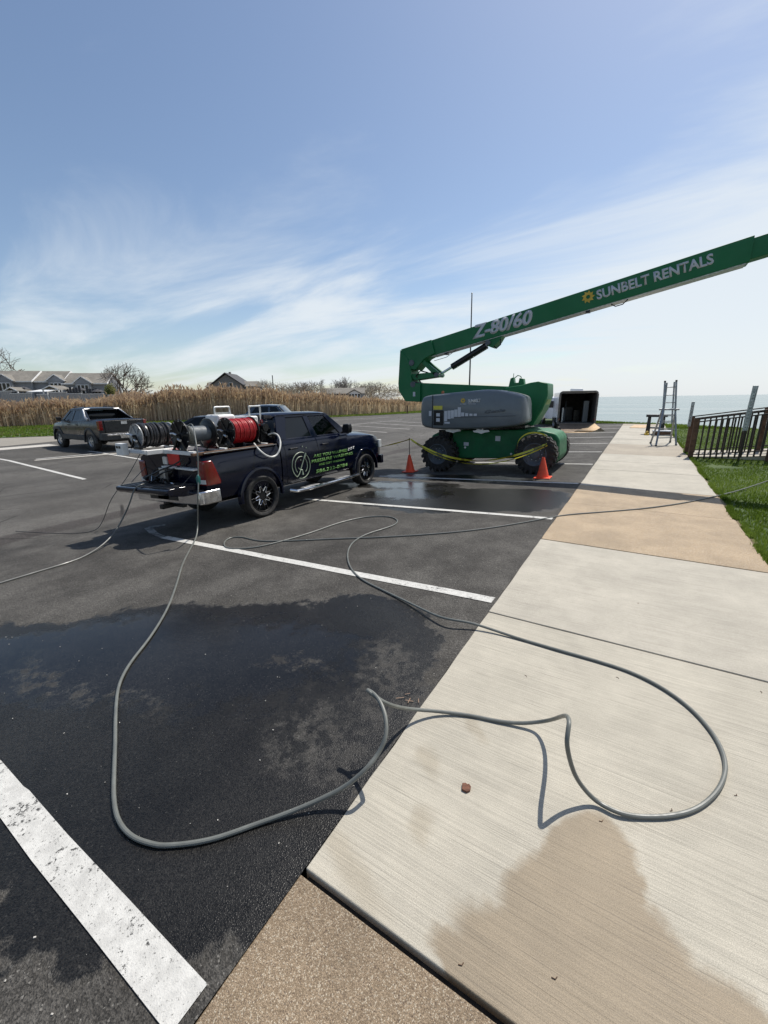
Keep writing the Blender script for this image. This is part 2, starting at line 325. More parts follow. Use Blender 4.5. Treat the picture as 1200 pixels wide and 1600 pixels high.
T3 = [(1.654, 0.751), (2.598, 0.745), (1.661, 0.807), (2.607, 0.802)]
T4 = [(1.533, 0.599), (2.685, 0.598), (1.553, 0.688), (2.704, 0.697)]
TQ = [(2.76, 0.953), (3.03, 0.986), (2.765, 1.03), (3.034, 1.057)]
LOGO = [(1.094, 0.836), (0.821, 0.856), (1.375, 0.818), (1.111, 1.095), (1.059, 0.565)]
WANDS = [(0.974, 0.687), (1.28, 0.995)]
# ============================================================ SETTING
def ell(k, P, cx, cy, rx, ry, rot, w=.1):
    v = k.scale(P, (1, 1, 0), (-cx, -cy, 0))
    v = k.scale(v, (1 / rx, 1 / ry, 0), rot=(0, 0, -rad(rot))) if False else v
    r = k.n('ShaderNodeVectorRotate', rotation_type='Z_AXIS'); k.set(r.inputs[0], v); r.inputs['Angle'].default_value = -rad(rot)
    l = k.n('ShaderNodeVectorMath', operation='LENGTH'); k.t.links.new(k.scale(r.outputs[0], (1 / rx, 1 / ry, 0)), l.inputs[0])
    return l.outputs['Value']
def union(k, vals, op='MINIMUM'):
    o = vals[0]
    for v in vals[1:]: o = k.m_(op, o, v)
    return o
# --- asphalt
k = NT('asphalt')
sx = k.n('ShaderNodeSeparateXYZ'); k.t.links.new(k.P, sx.inputs[0]); X, Y = sx.outputs[0], sx.outputs[1]
big = k.noise(.35, 5, .6); mid = k.noise(2.2, 6, .62); fine = k.noise(140, 3, .7); spk = k.vor(150, out='Color')
sp = k.n('ShaderNodeSeparateColor'); k.t.links.new(spk, sp.inputs[0])
edge = k.m_('ADD', X, k.m_('MULTIPLY', k.m_('SUBTRACT', k.noise(1.4, 4), .5), .35))
old = k.mr(edge, -8.7, -9.5)
base = k.mix(k.mr(k.m_('ADD', k.m_('MULTIPLY', big, .5), k.m_('MULTIPLY', mid, .5)), .38, .62), (.042, .039, .035), (.084, .079, .071))
basef = k.mix(k.mr(k.m_('ADD', k.m_('MULTIPLY', big, .6), k.m_('MULTIPLY', mid, .4)), .38, .62), (.062, .058, .052), (.092, .087, .079))
base = k.mix(old, base, basef)
# long lighter/darker sweeps of wear running with the traffic
sweep = k.noise(1., 4, .55, k.scale(k.P, (.8, .12, 1)))
base = k.mul(base, k.mr(sweep, .3, .7, .8, 1.22))
# dark seam of the valley between the two pavings
sd = k.m_('ABSOLUTE', k.m_('ADD', edge, 9.35)); base = k.mix(k.mr(sd, .28, .16, 0, .65), base, (.034, .028, .026))
# cracks
vc = k.vor(.55, k.scale(k.P, (1, .6, 1)), feature='DISTANCE_TO_EDGE')
crw = k.m_('MULTIPLY', k.mr(vc, .012, .003), k.m_('MULTIPLY', old, k.mr(big, .45, .55)))
base = k.mix(crw, base, (.02, .018, .016))
base = k.mul(base, k.mr(sp.outputs[0], 0., 1., .45, 1.6, False))
spark = k.m_('MULTIPLY', k.mr(sp.outputs[1], .972, .99), .8)
base = k.mix(spark, base, (.22, .21, .19))
# wet areas
Pw = k.n('ShaderNodeVectorMath', operation='ADD')
wob = k.n('ShaderNodeTexNoise'); wob.inputs['Scale'].default_value = 1.6; wob.inputs['Detail'].default_value = 6; wob.inputs['Roughness'].default_value = .62; k.t.links.new(k.P, wob.inputs['Vector'])
ws = k.n('ShaderNodeVectorMath', operation='MULTIPLY_ADD'); k.t.links.new(wob.outputs['Color'], ws.inputs[0]); ws.inputs[1].default_value = (.9, .9, 0); ws.inputs[2].default_value = (-.45, -.45, 0)
k.t.links.new(k.P, Pw.inputs[0]); k.t.links.new(ws.outputs[0], Pw.inputs[1]); PW = Pw.outputs[0]
wob2 = k.n('ShaderNodeTexNoise'); wob2.inputs['Scale'].default_value = 8; wob2.inputs['Detail'].default_value = 8; wob2.inputs['Roughness'].default_value = .7; k.t.links.new(k.P, wob2.inputs['Vector'])
wa = k.n('ShaderNodeVectorMath', operation='MULTIPLY_ADD'); k.t.links.new(wob2.outputs['Color'], wa.inputs[0]); wa.inputs[1].default_value = (.42, .42, 0); wa.inputs[2].default_value = (-.21, -.21, 0)
wb_ = k.n('ShaderNodeVectorMath', operation='ADD'); k.t.links.new(PW, wb_.inputs[0]); k.t.links.new(wa.outputs[0], wb_.inputs[1]); PW = wb_.outputs[0]
wet = union(k, [ell(k, PW, -2.75, 1.45, 2.0, 1.25, 24), ell(k, PW, -4.1, .75, 2.2, .85, 28), ell(k, PW, -1.9, 2.25, .95, .90, 0), ell(k, PW, -1.7, .95, .85, .75, 0), ell(k, PW, -1.5, 1.7, .6, 1.0, 0), ell(k, PW, -3.6, .15, 1.2, .35, 5),
  ell(k, PW, -3.2, 7.75, 2.35, 1.25, 8), ell(k, PW, -1.9, 8.3, 1.1, .9, 0), ell(k, PW, -5.0, 8.9, 1.7, .55, 8), ell(k, PW, -4.0, 10.2, 2.2, .5, 2), ell(k, PW, -2.9, .1, .9, .35, 10)])
wetm = k.mr(wet, 1.04, .93)
dry = union(k, [ell(k, PW, -3.25, 1.0, .75, .09, 8), ell(k, PW, -1.4, 1.5, .22, .30, 50), ell(k, PW, -1.35, 2.2, .22, .45, 30), ell(k, PW, -2.0, 1.9, .3, .10, 15)])
drym = k.m_('MULTIPLY', k.mr(dry, 1.6, .3, 0, .55), k.mr(k.noise(11, 6, .65), .42, .62)); wetm = k.m_('MULTIPLY', wetm, k.m_('SUBTRACT', 1., drym))
film = k.m_('MULTIPLY', wetm, k.mr(k.m_('ADD', union(k, [ell(k, PW, -3.1, 1.6, 1.7, .75, 26), ell(k, PW, -4.4, .7, 1.3, .5, 30), ell(k, PW, -4.3, 8.0, 1.2, .75, 12), ell(k, PW, -4.9, 8.9, 1.3, .4, 8)]), k.m_('MULTIPLY', k.m_('SUBTRACT', k.noise(7, 5), .5), .8)), 1.05, .7))
damp = k.m_('MULTIPLY', k.mr(wet, 1.5, 1.0), .25)
col = k.mix(damp, base, k.mul(base, .55)); col = k.mix(wetm, col, k.mul(base, .16)); col = k.mix(k.m_('MULTIPLY', k.mr(k.m_('ABSOLUTE', k.m_('SUBTRACT', wet, 1.02)), .06, .0), .08), col, (.10, .09, .07))
ro = k.mr(wetm, 0, 1, .85, .30, False); ro = k.m_('SUBTRACT', ro, k.m_('MULTIPLY', film, .18))
hgt = k.m_('ADD', k.m_('MULTIPLY', fine, .5), k.m_('MULTIPLY', k.vor(170), .8))
k.bump(hgt, .006, k.m_('SUBTRACT', k.mr(wetm, 0, 1, .85, .42, False), k.m_('MULTIPLY', film, .34)))
M['asphalt'] = k.fin(col, ro, 0, 0, .28)
# --- concrete
def concrete(name, c, broom=1., stain=False, dark=1.):
    k = NT(name)
    bl = k.noise(1., 3, .6, k.scale(k.P, (.9, 115, 1))); bl2 = k.noise(1., 2, .5, k.scale(k.P, (2.0, 240, 1)))
    big = k.noise(.9, 6, .6); blot = k.noise(5, 6, .7); fine = k.noise(260, 2, .75)
    f = k.m_('MULTIPLY', k.mr(big, .3, .7, .88, 1.08), k.mr(blot, .3, .72, .93, 1.04)); f = k.m_('MULTIPLY', f, k.mr(fine, .3, .7, .76, 1.18))
    f = k.m_('MULTIPLY', f, k.mr(bl, .3, .7, 1 - .10 * broom, 1 + .05 * broom)); f = k.m_('MULTIPLY', f, k.mr(bl2, .60, .70, 1., 1 - .30 * broom))
    col = k.mul(c, f)
    pit = k.mr(k.vor(26), .06, .03, 0, .6); col = k.mix(k.m_('MULTIPLY', pit, k.mr(k.noise(3, 2), .52, .6)), col, (.09, .07, .05))
    ro = .85
    if stain:
        wob = k.n('ShaderNodeTexNoise'); wob.inputs['Scale'].default_value = 3.2; wob.inputs['Detail'].default_value = 7; wob.inputs['Roughness'].default_value = .68; k.t.links.new(k.P, wob.inputs['Vector'])
        ws = k.n('ShaderNodeVectorMath', operation='MULTIPLY_ADD'); k.t.links.new(wob.outputs['Color'], ws.inputs[0]); ws.inputs[1].default_value = (.20, .20, 0); ws.inputs[2].default_value = (-.10, -.10, 0)
        Pw = k.n('ShaderNodeVectorMath', operation='ADD'); k.t.links.new(k.P, Pw.inputs[0]); k.t.links.new(ws.outputs[0], Pw.inputs[1]); PW = Pw.outputs[0]
        st = union(k, [ell(k, PW, .06, 1.50, .19, .27, 0), ell(k, PW, .10, 1.25, .34, .28, -10), ell(k, PW, .12, .98, .50, .22, -12), ell(k, PW, .5, 1.1, .22, .28, 30), ell(k, PW, -.12, .93, .30, .10, -8)])
        sm = k.mr(st, 1.07, .86); col = k.mix(sm, col, k.mix(1., col, (.60, .52, .43), 'MULTIPLY'))
        st2 = union(k, [ell(k, PW, -.62, 1.30, .06, .10, 20), ell(k, PW, -.60, 1.98, .12, .05, -45), ell(k, PW, -.82, 1.0, .3, .07, -15), ell(k, PW, -.75, 1.62, .12, .06, -50)])
        col = k.mix(k.mr(st2, 1.3, .3, 0, .35), col, k.mix(1., col, (.62, .55, .45), 'MULTIPLY'))
        ro = k.mr(sm, 0, 1, .85, .62, False)
    k.bump(k.m_('ADD', k.m_('MULTIPLY', bl, .6 * broom), k.m_('ADD', k.m_('MULTIPLY', bl2, .5 * broom), k.m_('MULTIPLY', fine, .5))), .0035, .7)
    return k.fin(col, ro)
M['conc1'] = concrete('brushed_concrete_near', (.45, .415, .34), 1.25, True)
M['conc2'] = concrete('brushed_concrete', (.435, .402, .335), 1.)
M['conc3'] = concrete('brushed_concrete_stained', (.35, .305, .24), .7)
M['pad'] = concrete('pale_concrete', (.50, .47, .42), .3)
def aggregate(name, c1, c2, c3, wetc=1.):
    k = NT(name)
    v1 = k.vor(270, out='Color'); d1 = k.vor(270); s1 = k.n('ShaderNodeSeparateColor'); k.t.links.new(v1, s1.inputs[0])
    col = k.mix(k.mr(s1.outputs[0], .25, .8), c1, c2); col = k.mix(k.mr(s1.outputs[1], .82, .9, 0, .9), col, c3); col = k.mix(k.mr(s1.outputs[2], .9, .95, 0, .7), col, (.08, .05, .035))
    col = k.mul(col, k.mr(k.noise(1.4, 6, .65), .3, .7, .82, 1.12)); col = k.mul(col, k.mr(d1, .2, .75, 1.05, .72))
    k.bump(k.m_('SUBTRACT', 1., d1), .003, .7)
    return k.fin(col, .8)
M['agg1'] = aggregate('exposed_aggregate_brown', (.20, .145, .09), (.31, .232, .152), (.46, .39, .29))
M['agg2'] = aggregate('exposed_aggregate_tan', (.35, .255, .155), (.49, .37, .235), (.60, .52, .42))
# --- line paint
k = NT('worn_line_paint')
w1 = k.noise(38, 6, .75); w2 = k.noise(3.5, 5, .6); v = k.vor(60)
wear = k.mr(k.m_('ADD', k.m_('MULTIPLY', w1, .62), k.m_('MULTIPLY', w2, .38)), .565, .60)
col = k.mix(wear, k.mul((.56, .55, .515), k.mr(k.noise(16, 5, .7), .3, .7, .80, 1.06)), (.045, .044, .042))
pit = k.mr(k.noise(95, 4, .7), .60, .66); col = k.mix(pit, col, (.16, .155, .145)); k.bump(k.noise(190, 3, .6), .004, .6); M['line'] = k.fin(col, .7)
k = NT('faded_line_paint'); M['fadeline'] = k.fin(k.mix(k.mr(k.noise(9, 7, .75), .44, .62), (.26, .26, .25), (.06, .057, .052)), .8)
# --- gravelly old pavement, earth, grass
k = NT('old_pale_pavement'); M['oldpave'] = k.fin(k.mul(k.mix(k.noise(.6, 6, .6), (.20, .18, .15), (.30, .275, .235)), k.mr(k.noise(40, 3, .7), .3, .7, .8, 1.2)), .9)
k = NT('turf'); g = k.noise(.9, 6, .65); M['turf'] = k.fin(k.mix(k.mr(k.noise(6, 5, .7), .62, .72), k.mix(k.mr(g, .35, .65), (.04, .07, .018), (.075, .11, .03)), (.13, .10, .06)), .95)
k = NT('dry_earth'); M['earth'] = k.fin(k.mix(k.noise(1.5, 5, .6), (.12, .09, .055), (.20, .155, .095)), .95)
k = NT('far_field'); M['field'] = k.fin(k.mix(k.noise(.05, 5, .6), (.09, .085, .05), (.15, .125, .075)), .95)
# --- ground sheets
def sheet(name, poly, z, mat, parent=None):
    b = MB(); b.quad(*[(p[0], p[1], z if not callable(z) else z(p[0])) for p in poly]); o = b.build(name, mat, parent, ang=0, recalc=False)
    if parent is None: o['kind'] = 'structure'
    return o
# land to the horizon on the left, ending in a bank at the lake
land = MB(); sh = [(4000, -4000), (200, -30), (60, 22), (20, 29.5), (6.0, 31.5), (2.1, 35.0), (-3, 38.2), (-9, 44), (-20, 58), (-30, 80), (-45, 120), (-110, 300), (-320, 700), (-1500, 2500), (-9000, 6000)]
top = [(x, y, -.5) for x, y in sh]; low = [(x + 1.2, y + 1.6, -3.) for x, y in sh]
n = len(sh); land.add(top + low + [(-9000, -4000, -.5)], [tuple(range(n)) + (2 * n,)] + [(i, n + i, n + i + 1, i + 1) for i in range(n - 1)])
tag(land.build('ground', M['field'], ang=0), kind='structure')
# lawn right of the walk and round its end
lawn = MB(); lp = [(1.46, -6), (60, -6), (60, 22), (20, 29.3), (6.0, 31.3), (2.1, 34.8), (-3, 38.0), (-9, 43.5), (-9, 38.5), (-.98, 34.6), (1.46, 34.6)]
n = len(lp); lawn.add([(x, y, -.03) for x, y in lp] + [(x + (.8 if i in range(2, 8) else 0), y + (1.2 if i in range(2, 8) else 0), -.6) for i, (x, y) in enumerate(lp)], [tuple(range(n))] + [(i, n + i, n + (i + 1) % n, (i + 1) % n) for i in range(n)])
tag(lawn.build('lawn', M['turf'], ang=0), kind='structure')
# parking lot: falls to a valley, rises again
xs = [-.96, -2.5, -4.5, -6.5, -8.3, -9, -9.7, -11.5, -14, -17, -20, -24, -29, -36]
farY = lambda x: 34.6 + max(0, (-x - .96)) * .55 + max(0, -x - 9) * .6
b = MB(); nx = len(xs); ys = 14
vs = [(x, -8 + (farY(x) + 8) * j / ys, lotz(x) - (.03 if abs(x + 9) < .1 else 0)) for x in xs for j in range(ys + 1)]
fs = [(i * (ys + 1) + j, (i + 1) * (ys + 1) + j, (i + 1) * (ys + 1) + j + 1, i * (ys + 1) + j + 1) for i in range(nx - 1) for j in range(ys)]
b.add(vs, fs); lot = tag(b.build('parking_lot', M['asphalt'], ang=60), kind='structure')
# verge of mown grass and reed bed ground
vo = [(-60, -14), (-36, -14), (-35.6, 4), (-34.6, 10), (-32.9, 12.2), (-33.2, 17), (-34.6, 24), (-34.2, 36), (-30.5, 50), (-28, 62), (-31, 82), (-60, 110)]
sheet('verge', vo, -.07, M['turf'])
sheet('old_pavement', [(-27.3, -14), (-27.5, 8), (-28.2, 10.5), (-31.0, 13.2), (-32.95, 12.3), (-34.6, 10.2), (-35.6, 4), (-36, -14)][::-1], -.094, M['oldpave'])
RE = [(-56, -14), (-54, 5), (-52, 15), (-50, 22), (-47.5, 27.5), (-39.6, 35), (-36.4, 43), (-34.9, 50), (-34.2, 64), (-34, 84)]
sheet('reed_bed_ground', RE + [(-60, 110), (-75, 100), (-75, -14)], -.05, M['earth'])
# pale concrete pad below the parked pickup
sheet('concrete_pad', [(-18.6, 9.2), (-19.2, 6.3), (-26.5, 6.6), (-26.5, 9.4)], lambda x: lotz(x) + .006, M['pad'])
# --- sidewalk slabs
walk = empty('sidewalk', (0, 0, 0), kind='structure')
sub = MB(); sub.box(-.94, 1.44, -5, 34.5, -.35, -.035); sub.build('joint_bed', paint('joint_dirt', (.035, .03, .024), .95, var=.4, sc=30), walk, ang=0)
slabs = [(-4.2, -1.7, 'agg1'), (-1.69, .865, 'agg1'), (.89, 3.355, 'conc1'), (3.372, 5.685, 'conc2'), (5.705, 8.035, 'agg2'), (8.06, 9.92, 'agg2'), (9.93, 12.35, 'conc2'), (12.36, 14.1, 'conc2'), (14.11, 15.95, 'conc2'), (15.96, 17.75, 'conc3'), (17.76, 19.55, 'conc3'), (19.56, 21.9, 'conc2'), (21.91, 24.3, 'conc2'), (24.31, 26.8, 'conc2'), (26.81, 29.3, 'conc2'), (29.31, 31.9, 'conc2'), (31.91, 34.5, 'conc3')]
for a, c, mt in slabs:
    b = MB(); dz = random.uniform(-.003, .003) + (-.004 if mt == 'agg1' else 0)
    nseg = 10; L = [(-.96 + random.uniform(-.004, .004), a + (c - a) * i / nseg) for i in range(nseg + 1)]; Rr = [(1.46 + random.uniform(-.006, .006), a + (c - a) * i / nseg) for i in range(nseg + 1)]
    b.prism(L + Rr[::-1], 'z', -.30, dz); b.build('slab', M[mt], walk, bevel=.005, segs=2, ang=40)
# earth lip along the lawn edge of the walk
b = MB(); yy = np.linspace(4, 34, 120)
L = [(1.455, y) for y in yy]; Rr = [(1.50 + .03 * math.sin(y * 3) + random.uniform(0, .05), y) for y in yy]
b.prism(L + Rr[::-1], 'z', -.05, -.014); tag(b.build('soil_edge', M['earth'], ang=0), kind='structure')
# --- painted stall lines (3 mm of paint over the paving)
def line(x0, y0, x1, y1, w=.11, name='parking_line'):
    b = MB(); d = Vector((x1 - x0, y1 - y0)); n = Vector((-d.y, d.x)).normalized() * w / 2; m = max(2, int(d.length / .5))
    P = [(x0 + d.x * i / m, y0 + d.y * i / m) for i in range(m + 1)]
    brk = [-9, -20, -2.5, -4.5, -6.5, -8.3, -9.7, -11.5, -14, -17]
    ts = sorted(set([i / m for i in range(m + 1)] + [(q - x0) / d.x for q in brk if abs(d.x) > .01 and 0 < (q - x0) / d.x < 1]))
    P = [(x0 + d.x * t, y0 + d.y * t) for t in ts]; j = [random.uniform(-.004, .004) for _ in ts]
    vs = []
    for (x, y), e in zip(P, j): vs += [(x + n.x, y + n.y + e, lotz(x + n.x) + .006), (x - n.x, y - n.y + e, lotz(x - n.x) + .006)]
    b.add(vs, [(2 * i, 2 * i + 1, 2 * i + 3, 2 * i + 2) for i in range(len(P) - 1)]); return tag(b.build(name, M['line'], ang=0), kind='structure')
line(-1.0, .385, -6.2, .40, .135)
line(-.99, 3.60, -6.55, 3.62, .125)
for q in ((-6.56, 3.62, -7.0, 3.70, .10), (-7.0, 3.70, -7.5, 3.88, .12), (-7.5, 3.88, -7.35, 4.12, .14)): line(*q).data.materials[0] = M['fadeline']
for y in (6.80, 10.02, 13.2, 16.4, 19.6, 22.8, 26, 29.2, 32.4): line(-1.0, y, -6.3, y, .12)
line(-3.9, 17.6, -2.4, 16.4, .12)
line(-22.4, 5.8, -13.9, 5.62, .12); line(-19.6, 6.45, -19.3, 9.9, .12); line(-20.6, 8.7, -15.2, 8.62, .12)
for y in (12.2, 15.4, 18.6, 24.3, 27.6, 31.0, 34.4): line(-20.6, y + .3, -14.6, y, .12)
line(-20.8, 24, -21.0, 38, .12); line(-29, 26, -26, 44, .12)
# --- water
k = NT('lake_water')
wv = k.noise(1., 5, .6, k.scale(k.P, (.5, 1.6, 1))); wv2 = k.noise(.02, 4, .6, k.scale(k.P, (.6, 2.2, 1)))
k.bump(wv, .05, .5); M['water'] = k.fin(k.mix(k.mr(wv2, .3, .7), (.12, .175, .17), (.165, .225, .215)), k.mr(wv2, .35, .65, .16, .30), 0, 0)
sheet('water', [(-9000, -4000), (9000, -4000), (9000, 12000), (-9000, 12000)], -1.3, M['water'])
# --- grass blades
def blades(name, pts, h, w, cols, parent=None, lean=.5):
    n = len(pts); a = rng.uniform(0, 2 * np.pi, n); hh = h * rng.uniform(.5, 1.25, n); ww = w * rng.uniform(.7, 1.3, n); l = lean * hh * rng.uniform(.1, 1, n); b = rng.uniform(0, 2 * np.pi, n)
    dx, dy = np.cos(a) * ww / 2, np.sin(a) * ww / 2
    V = np.zeros((n, 3, 3)); V[:, 0] = pts + np.stack([dx, dy, 0 * dx], 1); V[:, 1] = pts - np.stack([dx, dy, 0 * dx], 1); V[:, 2] = pts + np.stack([np.cos(b) * l, np.sin(b) * l, hh], 1)
    me = bpy.data.meshes.new(name); me.vertices.add(3 * n); me.vertices.foreach_set('co', V.reshape(-1)); me.loops.add(3 * n); me.loops.foreach_set('vertex_index', np.arange(3 * n)); me.polygons.add(n); me.polygons.foreach_set('loop_start', np.arange(n) * 3); me.polygons.foreach_set('loop_total', np.full(n, 3)); me.update()
    for c in cols: me.materials.append(c)
    patch = (np.sin(pts[:, 0] * 1.3 + np.sin(pts[:, 1] * .9) * 2) + np.sin(pts[:, 1] * 1.7 + 1) * .7 + rng.normal(0, .8, n))
    me.polygons.foreach_set('material_index', np.clip(((patch + 2.2) / 4.4 * len(cols)).astype(int), 0, len(cols) - 1))
    o = bpy.data.objects.new(name, me); COL.objects.link(o); return o
def gm(name, c):
    k = NT(name); k.b.inputs['Subsurface Weight'].default_value = 0
    d = k.n('ShaderNodeBsdfDiffuse'); t = k.n('ShaderNodeBsdfTranslucent'); d.inputs[0].default_value = (*c, 1); t.inputs[0].default_value = (min(c[0] * 1.15, .8), min(c[1] * 1.15, .8), c[2] * .95, 1)
    m = k.n('ShaderNodeMixShader'); m.inputs[0].default_value = .45; k.t.links.new(d.outputs[0], m.inputs[1]); k.t.links.new(t.outputs[0], m.inputs[2]); k.t.links.new(m.outputs[0], k.o.inputs[0]); return k.m
G4 = [gm('grass_dark', (.075, .12, .018)), gm('grass_mid', (.115, .175, .03)), gm('grass_light', (.17, .235, .05)), gm('grass_straw', (.20, .19, .08))]
def inpoly(P, poly):
    x, y = P[:, 0], P[:, 1]; c = np.zeros(len(P), bool); j = len(poly) - 1
    for i in range(len(poly)):
        xi, yi = poly[i]; xj, yj = poly[j]
        c ^= ((yi > y) != (yj > y)) & (x < (xj - xi) * (y - yi) / (yj - yi + 1e-12) + xi); j = i
    return c
t = rng.uniform(0, 1, 300000); y = 3.5 + 27 * t ** 1.7; x = 1.49 + rng.uniform(0, 1, len(y)) * (1.5 + .62 * y); P = np.stack([x, y, np.full(len(y), -.03)], 1)
bare = (np.sin(P[:, 0] * 5 + P[:, 1] * 3.1) * np.sin(P[:, 1] * 2.3 - P[:, 0] * 2) > .93) | ((np.abs(P[:, 1] - 17.2) < .62) & (P[:, 0] > 1.55)) | (((P[:, 0] - 2.1) / .42) ** 2 + ((P[:, 1] - 14.3) / .3) ** 2 < 1)
P = P[~bare]
e1 = rng.uniform(4, 33, 60000); ex = 1.50 + .05 * np.sin(e1 * 2.1) * np.sin(e1 * .73 + 1) + rng.normal(.01, .02, len(e1)); m_ = (np.sin(e1 * 5.3) + np.sin(e1 * 2.9 + 2) > -.6)
P = np.concatenate([P, np.stack([ex, e1, np.full(len(e1), -.02)], 1)[m_]])
tag(blades('lawn_grass', P, .055, .014, G4[:3]), 'short green lawn grass beside the sidewalk', 'grass', kind='stuff')
t = rng.uniform(0, 1, 26000); y = 30.5 + 8.5 * t; x = rng.uniform(-6, 9, len(y)); P = np.stack([x, y, np.full(len(y), -.03)], 1); P = P[inpoly(P, lp)]
tag(blades('lakeside_grass', P, .10, .05, G4[:3]), 'green grass at the end of the walk by the lake', 'grass', kind='stuff')
x = rng.uniform(-58, -27, 90000); y = rng.uniform(-8, 84, len(x)); P = np.stack([x, y, np.full(len(x), -.07)], 1); P = P[inpoly(P, vo) & ~inpoly(P, RE + [(-60, 110), (-75, 100), (-75, -14)])]
tag(blades('verge_grass', P, .13, .11, [G4[1], G4[2], G4[1], G4[3]]), 'strip of mown green grass in front of the reeds', 'grass', kind='stuff')
# --- reed bed
def reeds():
    A = []
    seg = [(Vector(RE[i]), Vector(RE[i + 1])) for i in range(len(RE) - 1)]; L = [(b_ - a_).length for a_, b_ in seg]
    cum = np.cumsum([0] + L); n = 76000
    u = rng.uniform(0, cum[-1], n); dep = rng.uniform(0, 1, n) ** 1.5 * 9
    V = []; F = []; MI = []
    H_ = lambda y: np.interp(y, [-14, 5, 15, 20, 24, 28, 32, 36, 43, 52, 64, 84], [2.2, 2.2, 2.1, 2.1, 2.3, 2.9, 3.3, 3.2, 2.65, 2.1, 1.6, 1.6])
    pts = np.zeros((n, 2))
    for i, (a_, b_) in enumerate(seg):
        m = (u >= cum[i]) & (u <= cum[i + 1]); tt = (u[m] - cum[i]) / L[i]; d = (b_ - a_).normalized(); nrm = np.array([-d.y, d.x])
        q = np.array(a_) + np.outer(tt, np.array(b_ - a_)) + np.outer(dep[m] + rng.normal(0, .25, m.sum()), nrm); pts[m] = q
    t0 = np.array([.854, .52])
    h = H_(pts[:, 1]) * rng.uniform(.70, 1.04, n) * (1 + .16 * (rng.uniform(0, 1, n) < .06)) * (1 - .10 * np.sin(pts[:, 1] * .9) * np.sin(pts[:, 0] * .7)); 
    ang = rng.uniform(-.9, .9, n); lx = rng.normal(0, .08, n) * h; ly = rng.normal(0, .08, n) * h; w = rng.uniform(.013, .032, n)
    ex = np.stack([t0[0] * np.cos(ang) - t0[1] * np.sin(ang), t0[1] * np.cos(ang) + t0[0] * np.sin(ang)], 1)
    vs = []; fs = []; mi = []; z0 = -.05
    c = 0
    for i in range(n):
        x, y = pts[i]; e = ex[i] * w[i]; hx, hy = x + lx[i], y + ly[i]; hh = h[i]; mx_, my_ = x + lx[i] * .35, y + ly[i] * .35
        vs += [(x - e[0], y - e[1], z0), (x + e[0], y + e[1], z0), (mx_ + e[0], my_ + e[1], hh * .55), (mx_ - e[0], my_ - e[1], hh * .55), (hx, hy, hh)]
        s_ = c; fs += [(s_, s_ + 1, s_ + 2, s_ + 3), (s_ + 3, s_ + 2, s_ + 4)]; k0 = int(rng.integers(0, 3)); mi += [k0, k0]; c += 5
        # plume
        pw = .05 + .05 * rng.random(); g = ex[i] * pw; dx = rng.normal(0, .12)
        vs += [(hx - g[0] * .4, hy, hh - .38), (hx + g[0], hy + g[1], hh - .15), (hx + dx, hy + dx, hh + .14), (hx - g[0], hy - g[1], hh - .1)]; fs += [(c, c + 1, c + 2, c + 3)]; mi += [3 if rng.random() < .6 else 4]; c += 4
        # two bent leaves
        for q in range(2):
            z1 = hh * rng.uniform(.25, .75); s2 = rng.choice((-1, 1)); o1 = ex[i] * rng.uniform(.15, .4) * s2; f_ = z1 / hh
            bx, by = x + lx[i] * f_, y + ly[i] * f_
            vs += [(bx, by, z1), (bx, by, z1 - .06), (bx + o1[0], by + o1[1], z1 + rng.uniform(-.25, .3))]; fs += [(c, c + 1, c + 2)]; mi += [int(rng.integers(0, 3))]; c += 3
    me = bpy.data.meshes.new('reeds'); me.from_pydata(vs, [], fs)
    for cc in (('reed_straw', (.62, .49, .385)), ('reed_tan', (.52, .395, .31)), ('reed_pale', (.72, .60, .48)), ('plume_brown', (.36, .26, .20)), ('plume_buff', (.52, .39, .28))): me.materials.append(gm(*cc))
    me.polygons.foreach_set('material_index', mi); me.update()
    o = bpy.data.objects.new('reeds', me); COL.objects.link(o); return tag(o, 'tall dry tan reeds along the far edge of the lot', 'reeds', kind='stuff')
reeds()
# small debris
b = MB(); bits = []
for i in range(600):
    x = -1 - 4.5 * rng.uniform(0, 1) ** 1.3; y = .1 + 6.5 * rng.uniform(0, 1) ** 1.4; s = .0008 + .0034 * rng.uniform(0, 1) ** 5; z = lotz(x) + .002; a = rng.uniform(0, 3)
    b.bar((x - s * math.cos(a), y - s * math.sin(a), z + s * .4), (x + s * math.cos(a), y + s * math.sin(a), z + s * .4), s * 1.2, s)
tag(b.build('grit', paint('pale_grit', (.42, .40, .36), .8, var=.5, sc=3), ang=0), 'pale grit scattered over the asphalt', 'grit', kind='stuff')
